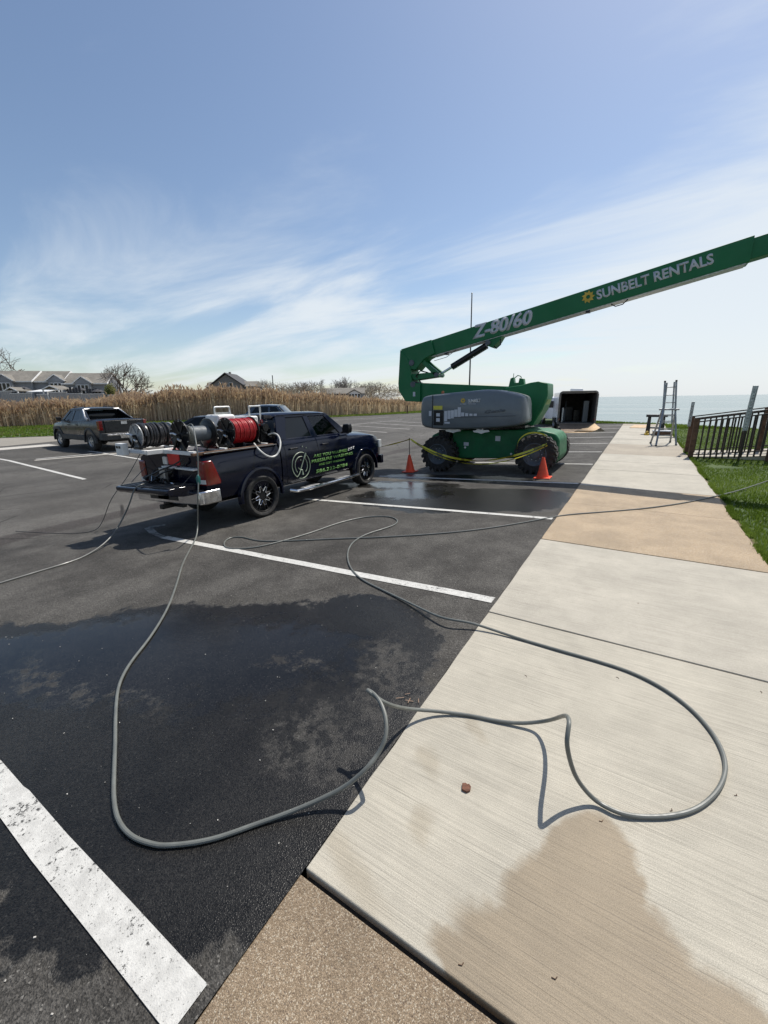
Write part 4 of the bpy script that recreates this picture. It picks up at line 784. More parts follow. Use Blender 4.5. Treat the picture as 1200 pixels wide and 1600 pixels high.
# ============================================================ BOOM LIFT
LO = (-3.5, 12.3, -.12)
lf = empty('boom_lift', LO, (0, 0, 0), 'green articulated boom lift with grey cowl, its boom raised over the sidewalk', 'boom lift')
lp_ = lambda b, n, m, bevel=.015, **k: b.build(n, M[m], lf, world=True, bevel=bevel, **k)
def lug_tyre(x, y, z, s, r=.52, wd=.42):
    """s: -1 outer face towards the camera side (-y)"""
    h = wd / 2; c = (x, y, z); t = MB(); R0 = r - .035
    t.lathe([(.27, -h * .8), (.30, -h), (R0 * .86, -h * 1.02), (R0 * .96, -h * .92), (R0, -h * .75), (R0, h * .75), (R0 * .96, h * .92), (R0 * .86, h * 1.02), (.30, h), (.27, h * .8)], c, 'y', 44, True)
    N_ = 20
    for k in range(N_):
        for sd in (-1, 1):
            a = 2 * math.pi * (k + (.5 if sd > 0 else 0)) / N_; a2 = a + .20
            p = [Vector((x + math.cos(q) * rr_, y + sd * yy, z + math.sin(q) * rr_)) for q, rr_, yy in ((a, r - .015, .01), (a2, r - .02, h * 1.02))]
            u = Vector((math.cos(a + .1), 0, math.sin(a + .1))); t.bar(p[0], p[1], .07, .05, up=u)
            a3 = a2; t.bar((x + math.cos(a3) * (r - .02), y + sd * h * 1.02, z + math.sin(a3) * (r - .02)), (x + math.cos(a3) * (R0 * .82), y + sd * h * 1.02, z + math.sin(a3) * (R0 * .82)), .065, .03, up=(0, 1, 0))
    w = empty('wheel', (x, y, z)); w.parent = lf; w.location = Vector((x, y, z)) - Vector(LO)
    W_ = lambda b, n, m, **k: finish_local(b, n, m, w, (x, y, z), **k)
    W_(t, 'tyre', 'rubber')
    b = MB(); q = s
    b.lathe([(.275, q * h * .8), (.255, q * h * .78), (.245, q * h * .55), (.20, q * h * .42), (.13, q * h * .40), (.125, q * h * .62), (.09, q * h * .66), (0, q * h * .66)], c, 'y', 32); b.lathe([(.275, -q * h * .8), (.2, -q * h * .3), (0, -q * h * .3)], c, 'y', 24)
    b.lathe([(.305, q * h * .98), (.29, q * h * 1.03), (.275, q * h * .95), (.27, q * h * .78)], c, 'y', 32)
    W_(b, 'rim', 'greyrim')
    b = MB()
    for k in range(9):
        a = 2 * math.pi * k / 9; b.lathe([(0, q * (h * .40 + .02)), (.013, q * (h * .40 + .02)), (.013, q * h * .40)], (x + math.cos(a) * .165, y, z + math.sin(a) * .165), 'y', 6)
    W_(b, 'wheel_nuts', 'galv')['kind'] = 'stuff'
def finish_local(b, n, m, parent, off, bevel=0, **k):
    b.v = [(v[0] - off[0], v[1] - off[1], v[2] - off[2]) for v in b.v]; return b.build(n, M[m], parent, world=False, bevel=bevel, **k)
lug_tyre(-4.98, 11.36, .315, -1); lug_tyre(-2.22, 11.30, .455, -1); lug_tyre(-4.98, 13.30, .315, 1); lug_tyre(-2.22, 13.34, .455, 1)
# chassis
b = MB(); b.prism([(-4.72, .32), (-4.72, .92), (-4.5, .99), (-2.6, 1.05), (-2.35, 1.0), (-2.3, .5), (-2.5, .30), (-2.75, .26), (-4.4, .17), (-4.6, .22)], 'y', 11.64, 13.02); lp_(b, 'chassis', 'greendk', .03)
for yc, sg in ((11.56, -1), (13.1, 1)):
    pass
b = MB(); b.prism([(-2.62, .5), (-2.62, 1.0), (-2.2, 1.03), (-1.86, .96), (-1.74, .82), (-1.70, .35), (-1.80, .16), (-2.2, .12), (-2.5, .2)], 'y', 11.72, 13.0); lp_(b, 'axle_housing', 'greendk', .05)
b = MB(); b.prism([(-5.45, .45), (-5.45, .8), (-5.2, .92), (-4.6, .95), (-4.6, .3), (-5.2, .3)], 'y', 11.75, 12.9); lp_(b, 'axle_housing', 'greendk', .05)
b = MB(); [b.tube([(x, 11.3, z), (x, 13.35, z)], .11, 14) for x, z in ((-4.98, .315), (-2.22, .455))]; lp_(b, 'axle', 'black', 0)
b = MB(); b.lathe([(.0, 0), (.66, 0), (.66, .10), (0, .10)], (-3.75, 12.35, 1.02), 'z', 40); lp_(b, 'slew_ring', 'black', 0)
b = MB(); b.box(-5.1, -4.75, 11.5, 11.85, .78, 1.0); b.box(-5.3, -2.6, 11.5, 13.2, 1.10, 1.17); lp_(b, 'turntable_plate', 'black', .01)
for x in (-4.55, -3.72): b = MB(); b.prism([(x - .16, 1.03), (x - .2, 1.07), (x - .12, 1.08), (x - .06, 1.12), (x + .04, 1.10), (x + .08, 1.13), (x + .1, 1.09), (x + .24, 1.10), (x + .28, 1.05), (x + .15, 1.03), (x + .05, .99), (x - .05, 1.02)], 'y', 11.22, 11.26); b.v = [(v[0] - .03, v[1], v[2] - .05) for v in b.v]; lp_(b, 'tie_down_bracket', 'white', 0)
b = MB(); b.box(-3.42, -3.28, 11.632, 11.638, .72, .86); lp_(b, 'chassis_label', 'letter', 0); b = MB(); b.box(-4.35, -4.2, 11.632, 11.638, .55, .65); lp_(b, 'chassis_label', 'letter', 0)
for x, z in ((-2.95, .38), (-4.3, .5), (-2.1, .75)): b = MB(); b.lathe([(0, 0), (.03, 0), (.03, -.02), (0, -.02)], (x, 11.70 if x > -2.5 else 11.635, z), 'y', 10); lp_(b, 'bolt_cap', 'white', 0)
# cowls: near one lofted from a side outline so that its edge rolls over
def cowl(y0, y1, name='cowl', flip=False):
    cx = sum(p[0] for p in COVER) / len(COVER); cz = sum(p[1] for p in COVER) / len(COVER)
    def sc(f, dz=0): return [((p[0] - cx) * (1 - f / 1.5) + cx, (p[1] - cz) * (1 - f / .5) + cz) for p in COVER]
    n_ = len(COVER)
    C2 = smooth2(COVER); rings = []
    ccx, ccz = -3.98, 1.56
    for y, f in ((y0, .13), (y0 + .015, .08), (y0 + .05, .035), (y0 + .12, .0), (y1 - .05, .0), (y1, .03)):
        rings.append([(ccx + (p[0] - ccx) * (1 - f * .5), y, ccz + (p[1] - ccz) * (1 - f)) for p in C2])
    b = MB(); b.loft(rings); o = b.build(name, M['grey'], lf, ang=50); return o
def smooth2(P_, it=2):
    for _ in range(it):
        Q = []
        for i in range(len(P_)):
            a, c = Vector(P_[i]), Vector(P_[(i + 1) % len(P_)]); Q += [tuple(a * .75 + c * .25), tuple(a * .25 + c * .75)]
        P_ = Q
    return P_
cw = cowl(11.06, 11.80); cowl(13.45, 12.80)
b = MB(); b.prism([(-5.12, 1.10), (-5.10, 1.10), (-5.10, 1.99), (-5.12, 1.99)], 'y', 11.052, 11.07); finish_local(b, 'seam', 'black', cw, LO)
b = MB(); b.tube([(-4.62, 11.065, 1.38), (-4.5, 11.055, 1.385), (-2.75, 11.055, 1.44)], .008, 5); b.tube([(-4.62, 11.06, 1.38), (-4.62, 11.06, 1.22)], .008, 5); finish_local(b, 'ridge', 'greyrim', cw, LO)
def plane_y(Q, y): return [(q[0], y, q[1]) for q in Q]
ys_ = 11.055
text_on('SUNBELT', 'cowl_lettering', *plane_y(COVTXT[:3], ys_), (0, -1, 0), M['whitevin'], lf, .03, 0, .005)
text_on('SUNBELT RENTALS', 'cowl_small_lettering', (-4.28, ys_, 1.725), (-3.83, ys_, 1.735), (-4.28, ys_, 1.765), (0, -1, 0), M['letter'], lf, .0, 0, .005)
text_on('Genie', 'cowl_maker_lettering', *plane_y(GENIE[:3], ys_), (0, -1, 0), M['greyrim'], lf, .02, .3, .006)
def sunburst(cx, cy, cz, r, mat_, n=9):
    b = MB(); pts = []
    for i in range(n * 2):
        a = 2 * math.pi * i / (n * 2); q = r if i % 2 == 0 else r * .66; pts.append((cx + q * math.cos(a + (.16 if i % 2 == 0 else 0)), cz + q * math.sin(a + (.16 if i % 2 == 0 else 0))))
    inn = [(cx + r * .30 * math.cos(2 * math.pi * i / (n * 2)), cz + r * .30 * math.sin(2 * math.pi * i / (n * 2))) for i in range(n * 2)]
    m_ = n * 2; vs = [(p[0], cy, p[1]) for p in pts] + [(p[0], cy, p[1]) for p in inn] + [(p[0], cy + .004, p[1]) for p in pts] + [(p[0], cy + .004, p[1]) for p in inn]
    b.add(vs, [(i, (i + 1) % m_, m_ + (i + 1) % m_, m_ + i) for i in range(m_)] + [(2 * m_ + i, 2 * m_ + (i + 1) % m_, (i + 1) % m_, i) for i in range(m_)])
    return lp_(b, 'sun_emblem', mat_, 0)
sunburst(COVSUN[0][0], 11.049, COVSUN[0][1], .075, 'gold')
b = MB(); b.box(YLAB[0][0], YLAB[1][0], 11.046, 11.052, YLAB[0][1], YLAB[2][1]); lp_(b, 'warning_label', 'yellow', 0)
x0, x1, z0, z1 = PANEL[0][0], PANEL[1][0], PANEL[0][1], PANEL[2][1]
b = MB(); b.box(x0, x1, 11.044, 11.06, z0, z1); pn = lp_(b, 'control_panel', 'black', .008)
b = MB(); b.box(x0 + .09, x0 + .2, 11.036, 11.043, z1 - .17, z1 - .08); b.box(x0 + .09, x0 + .2, 11.036, 11.043, z0 + .10, z0 + .2); finish_local(b, 'switch_plate', 'letter', pn, LO)
b = MB()
for i, (dx, h0, h1) in enumerate([(0, 1.28, 1.56), (.10, 1.34, 1.57), (.20, 1.36, 1.58), (.30, 1.40, 1.60), (.40, 1.40, 1.66), (.50, 1.42, 1.52), (.62, 1.42, 1.50), (.74, 1.43, 1.49), (.86, 1.43, 1.49)]): b.box(x1 + .03 + dx, x1 + .12 + dx, 11.048, 11.053, h0, h1)
b.box(x1 + .04, x1 + .2, 11.048, 11.053, 1.21, 1.26); lp_(b, 'instruction_labels', 'letter', 0)
b = MB(); b.box(-5.08 - .14, -5.08 - .06, 11.05, 11.056, 1.42, 1.56); lp_(b, 'instruction_labels', 'letter', 0)
b = MB(); b.lathe([(.055, 0), (.055, .02), (.045, .03), (.04, .10), (.02, .12), (0, .12)], (-4.95, 11.4, 1.99), 'z', 16); lp_(b, 'beacon', 'amber', 0)
# boom structure
b = MB(); b.prism(RISER, 'y', 12.2, 12.62); lp_(b, 'riser', 'green', .015)
b = MB(); b.prism(UPRIGHT, 'y', 12.12, 12.70); lp_(b, 'upright', 'green', .012)
b = MB(); b.prism(TOWER, 'y', 12.1, 12.95); tw = lp_(b, 'turret', 'green', .03)
b = MB(); b.prism(ENDBLOCK, 'y', 12.14, 12.68); lp_(b, 'boom_end', 'green', .012)
b = MB(); b.prism(LINK1, 'y', 12.18, 12.30); b.prism(LINK1, 'y', 12.5, 12.62); lp_(b, 'link', 'green', .006)
b = MB(); b.prism(LINK2, 'y', 12.18, 12.28); b.prism(LINK2, 'y', 12.52, 12.62); lp_(b, 'link', 'green', .006)
b = MB(); b.prism(LUG, 'y', 12.24, 12.58); lp_(b, 'cylinder_lug', 'green', .006)
sl_ = (5.04 - 3.42) / (1.54 + 6.71)
def bz(x): return 3.42 + (x + 6.71) * sl_
b = MB(); b.prism([(-6.3, bz(-6.3)), (1.55, bz(1.55)), (1.55, bz(1.55) - .485), (-5.75, bz(-5.75) - .45)], 'y', 12.2, 12.62); lp_(b, 'main_boom', 'green', .012)
b = MB(); b.prism([(1.3, bz(1.3) - .04), (8.4, bz(8.4) - .04), (8.4, bz(8.4) - .42), (1.3, bz(1.3) - .44)], 'y', 12.24, 12.58); lp_(b, 'boom_extension', 'green', .01)
b = MB(); b.prism([(-5.7, bz(-5.7) - .452), (1.5, bz(1.5) - .487), (1.5, bz(1.5) - .50), (-5.7, bz(-5.7) - .465)], 'y', 12.22, 12.60); lp_(b, 'wear_strip', 'galv', 0)
b = MB(); b.prism([(8.3, bz(8.3)), (9.6, 4.4), (9.5, 4.1), (8.3, bz(8.3) - .5)], 'y', 12.3, 12.52); lp_(b, 'jib', 'green', .01)
b = MB()
for x in (9.6, 10.5):
    for y in (11.5, 13.3): b.bar((x, y, 3.6), (x, y, 4.7), .04)
for z in (3.62, 4.2, 4.7): [b.bar((9.6, y, z), (10.5, y, z), .04) for y in (11.5, 13.3)]; [b.bar((x, 11.5, z), (x, 13.3, z), .04) for x in (9.6, 10.5)]
b.box(9.6, 10.5, 11.5, 13.3, 3.56, 3.6); lp_(b, 'work_platform', 'alu', 0)
b = MB(); b.tube([(-5.10, 12.41, 2.83), (-4.05, 12.41, 3.36)], .095, 18); cyl = lp_(b, 'lift_cylinder', 'black', 0, ang=40)
b = MB(); b.tube([(-5.52, 12.41, 2.615), (-5.08, 12.41, 2.84)], .04, 12); finish_local(b, 'piston_rod', 'chrome', cyl, LO)
for r_, w_, x, z in ((.07, .25, -3.95, 3.41), (.07, .25, -5.52, 2.61), (.09, .3, -6.35, 3.0), (.09, .3, -6.3, 2.35)): b = MB(); b.lathe([(.0, -w_), (r_, -w_), (r_, w_), (0, w_)], (x, 12.41, z), 'y', 14); lp_(b, 'pivot_pin', 'greyrim', 0)
for x in (-6.25,): b = MB(); b.box(x - .04, x + .04, 12.11, 12.118, 1.98, 2.12); lp_(b, 'placard', 'letter', 0)
b = MB(); b.tube([(-3.85, 12.3, 3.36), (-3.7, 12.2, 3.24), (-3.6, 12.25, 3.34), (-3.62, 12.3, 3.5)], .018, 6); b.tube([(-5.6, 12.19, 3.02), (-5.2, 12.19, 3.10), (-4.9, 12.19, 3.28)], .008, 5); b.tube([(-.95, 12.3, bz(-.95) - .49), (-.85, 12.3, bz(-.85) - .57), (-.7, 12.3, bz(-.7) - .57), (-.6, 12.3, bz(-.6) - .49)], .012, 6)
b.tube([(-6.1, 12.3, 2.4), (-6.2, 12.15, 2.6), (-6.05, 12.15, 2.75), (-5.8, 12.2, 2.68)], .02, 6); lp_(b, 'hydraulic_hose', 'black', 0)
for x in (-5.25, -1.45): b = MB(); b.box(x - .05, x + .05, 12.25, 12.4, bz(x) - .53, bz(x) - .47); lp_(b, 'cable_clamp', 'black', .005)
# turret side plate, latch, little guard
b = MB(); b.prism([(-2.50, 2.30), (-2.24, 2.25), (-2.21, 1.93), (-2.36, 1.58), (-2.58, 1.17), (-2.66, 1.17), (-2.44, 1.62), (-2.34, 1.95)], 'y', 12.085, 12.10); lp_(b, 'turret_edge', 'green', 0)
b = MB(); b.box(-2.335, -2.255, 12.25, 12.8, 1.60, 1.85, rot=Matrix.Rotation(rad(22), 3, 'Y')); lp_(b, 'warning_label', 'yellowgreen', 0)
b = MB(); b.prism([(-3.32, 2.2), (-3.28, 2.42), (-3.2, 2.45), (-3.17, 2.3), (-3.05, 2.3), (-3.03, 2.42), (-2.92, 2.40), (-2.88, 2.2)], 'y', 12.3, 12.5); b.tube([(-3.22, 12.4, 2.44), (-3.22, 12.4, 2.56)], .01, 5); b.tube([(-3.18, 12.4, 2.44), (-3.1, 12.4, 2.5), (-3.02, 12.4, 2.47), (-3.0, 12.4, 2.42)], .014, 6); lp_(b, 'rest_bracket', 'green', .005)
Q = plane_y(ZTXT, 12.2); text_on('Z-80/60', 'boom_lettering', Q[0], Q[1], Q[2], (0, -1, 0), M['letter'], lf, .02, 0, .008, True, .012)
Q = plane_y(STXT, 12.2); text_on('SUNBELT RENTALS', 'boom_lettering', Q[0], Q[1], Q[2], (0, -1, 0), M['letter'], lf, .035, 0, .006)
sunburst(SUN[0][0], 12.19, SUN[0][1], .15, 'gold')
# ------------------------------------------------------------ cones, canes and tape
def cone(x, y, label, dx):
    z = lotz(x); t = empty('traffic_cone', (x, y, z), (0, -.05, 0), label, 'traffic cone', 'orange cones by the lift')
    b = MB(); b.prism([(-.19, -.19), (.19, -.19), (.19, .19), (-.19, .19)], 'z', 0, .03); b.build('base', M['orange'], t, world=False, bevel=.012)
    b = MB(); b.lathe([(.145, .03), (.14, .05), (.035, .50), (.03, .515), (.02, .515), (.02, .3)], (0, 0, 0), 'z', 24); b.build('cone_body', M['orange'], t, world=False)
    p = MB(); p.tube([(0, 0, .1), (dx * .4, 0, .6), (dx, 0, 1.02)], .011, 8); p.tube([(dx, 0, .96), (dx, 0, 1.0)], .018, 8); p.build('stake', M['black'], t, world=False)
    return t
cone(-5.80, 11.0, 'orange cone with thin stake left of the lift, nearest the truck', .02)
cone(-1.88, 10.62, 'orange cone with thin stake before the right front wheel of the lift', .04)
def tape(a, c, sag, label, tw_=2.5, n=40, w=.056):
    b = MB(); A_, C_ = Vector(a), Vector(c); vs = []
    for i in range(n + 1):
        t = i / n; p = A_.lerp(C_, t) - Vector((0, 0, sag * 4 * t * (1 - t))); an = math.sin(t * tw_ * 3.1 + .6) * 1.1 + .25 * math.sin(t * 31); d = Vector((0, math.sin(an), math.cos(an))) * w / 2
        vs += [p + d, p - d]
    fs = []
    b.add(vs, [(2 * i, 2 * i + 1, 2 * i + 3, 2 * i + 2) for i in range(n)])
    b.mi = [1 if (i % 7 in (2, 3)) and random.random() < .7 else 0 for i in range(n)]
    o = b.build('caution_tape', [M['tape'], M['tapemark']], None, ang=60, recalc=False); return tag(o, label, 'tape', 'yellow tape round the lift')
M['tape'] = paint('yellow_tape', (.60, .53, .04), .4, var=.08); M['tapemark'] = paint('tape_print', (.25, .21, .02), .4, var=.5, sc=40)
tape((-5.78, 11.0, .74), (-1.86, 10.62, .80), .52, 'yellow caution tape sagging lowest between the two cones', 2.2)
tape((-5.76, 11.02, .70), (-1.84, 10.64, .76), .58, 'thinner strand of caution tape looped behind the sagging strand', 3.1, w=.035)
tape((-9.2, 10.0, .35), (-5.80, 11.0, .74), .18, 'yellow caution tape running from behind the truck to the left cone', 1.6)
b = MB(); vs = []
for i in range(14): a = rad(-50 + i * 20); vs.append(a)
p0 = [(-2.66, 11.02, .52), (-2.62, 10.99, .80), (-2.45, 10.98, .98), (-2.2, 10.97, 1.03), (-1.95, 10.9, .97), (-1.86, 10.64, .84)]
sp_ = spline(p0, 5); b.add([q + Vector((0, 0, s * .018)) for q in sp_ for s in (-1, 1)], [(2 * i, 2 * i + 1, 2 * i + 3, 2 * i + 2) for i in range(len(sp_) - 1)])
tag(b.build('caution_tape', M['tape'], ang=60, recalc=False), 'yellow tape hooked over the lift wheel behind the right cone', 'tape', 'yellow tape round the lift')
# ============================================================ WASHING GEAR IN THE BED
GG = 'hose reels on the truck skid'
def reel(label, x, y0, y1, z, r, rd, flmat, flmat2, hosemat, wraps, hr, cover=1., start=0., layers=1):
    t = empty('hose_reel', (x, (y0 + y1) / 2, z - r), (0, 0, 0), label, 'hose reel', GG)
    def bd(b, n, m, **k): return b.build(n, M[m], t, **k)
    for yy, mt in ((y0, flmat), (y1, flmat2)):
        b = MB(); s = -1 if yy == y0 else 1
        b.lathe([(0, 0), (r * .22, 0), (r * .25, s * -.012), (r * .80, s * -.012), (r * .86, 0), (r * .97, 0), (r, s * .012), (r * 1.0, s * .022), (r * .955, s * .012), (r * .86, s * .012), (r * .80, s * .0), (r * .25, s * .0), (r * .22, s * .02), (0, s * .02)], (x, yy, z), 'y', 40)
        for k in range(6): a = 2 * math.pi * k / 6; b.bar((x + math.cos(a) * r * .2, yy + s * .008, z + math.sin(a) * r * .2), (x + math.cos(a) * r * .9, yy + s * .008, z + math.sin(a) * r * .9), .02, .014, up=(0, 1, 0))
        bd(b, 'flange', mt, ang=40)
        b = MB()
        for k in range(10): a = 2 * math.pi * k / 10 + .2; b.lathe([(0, s * .026), (.011, s * .026), (.011, 0)], (x + math.cos(a) * r * .91, yy, z + math.sin(a) * r * .91), 'y', 6)
        bd(b, 'rim_bolts', 'alu', ang=0)['kind'] = 'stuff'
    b = MB(); b.lathe([(rd, 0), (rd, y1 - y0)], (x, y0, z), 'y', 28); bd(b, 'drum', 'blackpl' if cover == 1 else 'greyrim')
    if wraps:
        b = MB(); L = (y1 - y0 - .03) * cover
        for ly in range(layers):
            pts = []; rr_ = rd + hr * (1 + 1.8 * ly); N_ = wraps * 22
            for i in range(N_ + 1):
                a = 2 * math.pi * i / 22; u = i / N_; u = u if ly % 2 == 0 else 1 - u
                wig = .5 * hr * math.sin(a * .37 + ly) + hr * .35 * math.sin(a * .11); q = rr_ + (hr * .35 * math.sin(a * .23 + 1) if ly == layers - 1 else 0)
                pts.append((x + math.cos(a) * q, y0 + .015 + hr + start + (L - 2 * hr) * u + wig, z + math.sin(a) * q))
            b.tube(pts, hr, 7)
        bd(b, 'wound_hose', hosemat)
    b = MB()
    for yy, s in ((y0 - .04, -1), (y1 + .04, 1)):
        b.bar((x - r * .75, yy, z - r * 1.02), (x, yy, z), .03, .03); b.bar((x + r * .75, yy, z - r * 1.02), (x, yy, z), .03, .03); b.bar((x - r * .85, yy, z - r * 1.0), (x + r * .85, yy, z - r * 1.0), .03, .03)
    b.tube([(x, y0 - .08, z), (x, y1 + .08, z)], .018, 10); bd(b, 'stand', 'black', ang=0)
    b = MB(); b.tube([(x, y0 - .06, z), (x - .07, y0 - .08, z + .03), (x - .10, y0 - .12, z + .03)], .016, 8); b.tube([(x - .01, y0 - .05, z - .06), (x + .08, y0 - .07, z - .08)], .02, 8); bd(b, 'swivel', 'alu')
    return t
reel('hose reel with pale grey flange and thick black hose at the tail left corner', -7.15, 3.78, 4.33, 1.365, .20, .085, 'greyrim2', 'greyrim2', 'hosedk', 9, .022, layers=3)
reel('middle black reel, mostly bare grey drum with a few turns of grey hose', -6.40, 4.08, 4.58, 1.375, .25, .13, 'black', 'black', 'hose', 6, .013, .32, 0)
reel('black reel wound full of red hose behind the cab', -6.40, 4.98, 5.52, 1.37, .25, .135, 'black', 'black', 'red', 17, .0125, layers=4)
# skid frame
t = empty('equipment_skid', (-6.9, 4.9, .52), (0, 0, 0), 'white steel frame standing in the truck bed and carrying the hose reels', 'frame')
b = MB()
for yy in (3.74, 4.40): b.box(-7.55, -6.88, yy - .03, yy + .03, 1.075, 1.14)
b.box(-7.50, -7.40, 3.74, 4.42, 1.075, 1.135); b.box(-6.94, -6.86, 3.74, 5.9, 1.06, 1.135); b.build('reel_platform', M['white'], t, bevel=.006)
b = MB(); b.box(-6.86, -6.04, 4.02, 4.08, 1.06, 1.125); b.box(-6.86, -6.04, 4.62, 4.68, 1.06, 1.125); b.box(-6.7, -6.09, 5.6, 5.66, 1.06, 1.115); b.build('reel_platform', M['white'], t, bevel=.006)
b = MB(); b.box(-6.09, -6.03, 4.0, 5.75, 1.055, 1.10); b.build('side_rail', M['wood'], t, bevel=.006)
b = MB()
for x, y, z1 in ((-7.45, 4.3, 1.02), (-6.90, 4.2, 1.0), (-6.12, 4.25, 1.05), (-6.12, 5.6, 1.05), (-7.45, 5.6, 1.02), (-6.9, 5.7, 1.0)): b.box(x - .025, x + .025, y - .025, y + .025, .53, z1)
b.build('post', M['alu'], t, bevel=.004)
b = MB(); b.box(-7.05, -6.15, 4.05, 4.75, .80, .83); b.build('lower_tray', M['white'], t, bevel=.006)
b = MB(); b.box(-7.06, -6.9, 4.0, 4.06, .54, .80); b.build('tray_leg', M['alu'], t, bevel=.004)
b = MB(); b.box(-7.55, -7.33, 3.60, 3.70, 1.04, 1.24); b.build('outlet_box', M['white'], t, bevel=.008)
b = MB(); [b.box(x, x + .055, 3.594, 3.599, 1.16, 1.20) for x in (-7.52, -7.44)]; b.build('outlet_hole', M['black'], t)
b = MB(); b.box(-7.30, -6.95, 3.702, 3.709, 1.095, 1.12); b.build('printed_strip', M['letter'], t)
b = MB(); b.prism([(-7.28, .56), (-7.28, 1.0), (-7.2, 1.0), (-7.0, .62), (-6.98, .56)], 'y', 4.4, 4.43); b.build('gusset', M['white'], t)
# pressure washer engine
t = empty('pressure_washer', (-6.95, 5.0, .52), (0, 0, 0), 'pressure washer engine with white covers and silver handles behind the red reel', 'pressure washer')
b = MB(); b.box(-6.95, -6.45, 5.60, 5.80, 1.44, 1.62); b.build('cover', M['white'], t, bevel=.03)
b = MB(); b.box(-7.35, -6.7, 4.9, 5.6, .85, 1.25); b.lathe([(0, 0), (.2, 0), (.2, .12), (.15, .16), (0, .16)], (-7.0, 4.75, 1.05), 'y', 24); b.box(-7.2, -6.7, 5.1, 5.5, 1.25, 1.42); b.build('engine_block', M['black'], t, bevel=.02)
b = MB(); b.box(-7.15, -6.75, 5.1, 5.5, 1.42, 1.66); b.build('fuel_tank', M['white'], t, bevel=.04)
b = MB(); b.bar((-6.58, 5.70, 1.0), (-6.58, 5.70, 1.80), .028); b.bar((-6.58, 5.98, 1.0), (-6.58, 5.98, 1.80), .028); b.bar((-6.58, 5.69, 1.80), (-6.58, 5.99, 1.80), .028); b.build('handle', M['alu'], t, bevel=.004)
b = MB(); b.lathe([(0, -.12), (.075, -.12), (.085, 0), (.075, .12), (0, .12)], (-6.36, 5.78, 1.40), 'x', 20); b.box(-6.45, -6.3, 5.7, 5.86, 1.05, 1.35); b.tube([(-6.3, 5.70, 1.36), (-6.25, 5.78, 1.28), (-6.3, 5.86, 1.2)], .022, 8); b.build('pump', M['black'], t)
b = MB(); b.lathe([(0, 0), (.03, 0), (.035, .04), (.02, .07), (0, .07)], (-6.36, 5.78, 1.48), 'z', 14); b.box(-6.44, -6.32, 5.66, 5.72, 1.43, 1.47); b.build('red_cap', M['redlens'], t)
# second engine block under the reels (left), red can, upright rack
t = empty('pump_unit', (-7.25, 4.4, .52), (0, 0, 0), 'silver pump below the left hose reel', 'pump')
b = MB(); b.box(-7.30, -7.02, 4.30, 4.6, .58, .92); b.lathe([(0, 0), (.12, 0), (.13, .05), (.10, .08), (0, .08)], (-7.15, 4.22, .78), 'y', 20); b.box(-7.12, -7.0, 4.12, 4.22, .84, .98); b.build('pump_housing', M['white'], t, bevel=.02)
b = MB(); b.tube([(-7.2, 4.25, .9), (-7.1, 4.18, .97), (-7.0, 4.25, .9), (-7.0, 4.35, .75)], .02, 8); b.lathe([(0, 0), (.05, 0), (.05, .12), (0, .12)], (-7.22, 4.25, .60), 'y', 12); b.build('fitting', M['chrome'], t)
t = empty('fuel_can', (-6.72, 4.32, .83), (0, 0, 0), 'red plastic fuel can on the white tray under the middle reel', 'fuel can')
b = MB(); b.prism([(-6.98, .84), (-7.0, 1.05), (-6.96, 1.10), (-6.72, 1.10), (-6.64, 1.05), (-6.64, .84)], 'y', 4.14, 4.38); b.build('can_body', M['canred'], t, bevel=.025)
b = MB(); b.tube([(-6.60, 4.32, 1.05), (-6.52, 4.30, 1.08), (-6.48, 4.27, 1.05)], .016, 8); b.build('spout', M['black'], t)
t = empty('upright_rack', (-6.95, 5.45, .55), (0, 0, 0), 'silver upright frame with a grey mesh panel left of the red reel', 'rack')
b = MB(); q = [(-6.95, 5.17, .85), (-6.95, 5.19, 1.80), (-6.95, 5.53, 1.80), (-6.95, 5.60, .85)]
for i in range(3): b.bar(q[i], q[i + 1], .028)
b.build('rack_frame', M['alu'], t, bevel=.006)
b = MB(); b.box(-6.955, -6.945, 5.21, 5.52, 1.2, 1.70); b.build('mesh_panel', M['meshgrey'], t)
# loose gear on the tailgate
t = empty('hose_fittings', (-7.4, 4.1, .54), (0, 0, 0), 'dark valves and fittings lying on the lowered tailgate', 'fittings')
b = MB()
for i in range(9):
    x = -7.55 + .09 * i + random.uniform(-.02, .02); y = 3.95 + random.uniform(-.1, .15); b.tube([(x, y, .57), (x + random.uniform(-.06, .06), y + .05, .62), (x + random.uniform(-.08, .08), y + .12, .57)], .022, 8)
b.build('valve_cluster', M['black'], t)
b = MB(); b.tube([(-7.1, 3.86, .57), (-7.12, 3.9, .68), (-7.05, 4.0, .74), (-6.98, 4.05, .66)], .007, 6); b.tube([(-6.9, 4.0, .565), (-6.6, 3.95, .57)], .012, 6); b.build('wand', M['chrome'], t)
b = MB()
for q in ([(-6.45, 4.1, .98), (-6.6, 4.0, .88), (-6.85, 3.95, .8), (-7.1, 3.9, .7), (-7.3, 3.85, .62)], [(-6.4, 4.15, .92), (-6.7, 4.05, .80), (-6.95, 4.0, .72), (-7.2, 3.95, .6)], [(-7.2, 3.9, .6), (-7.3, 4.1, .75), (-7.0, 4.3, .8)]): b.tube(spline(q, 5), .014, 7)
tag(b.build('feed_hose', M['hosedk']), 'black feed hoses running from the middle reel to the tailgate', 'hose')
b = MB(); b.tube(smooth_pts(spline([(-6.32, 4.12, 1.48)] + HOSE_A, 6), 3), .0108, 10, True); tag(b.build('pressure_hose', M['hose']), 'long grey pressure hose looping over the wet asphalt and the sidewalk', 'hose')
b = MB(); b.tube(smooth_pts(spline([(-6.4, 4.2, 1.2)] + HOSE_B, 6), 2), .0118, 8); tag(b.build('pressure_hose', M['hosegr']), 'grey pressure hose dropping off the tailgate towards the left edge', 'hose')
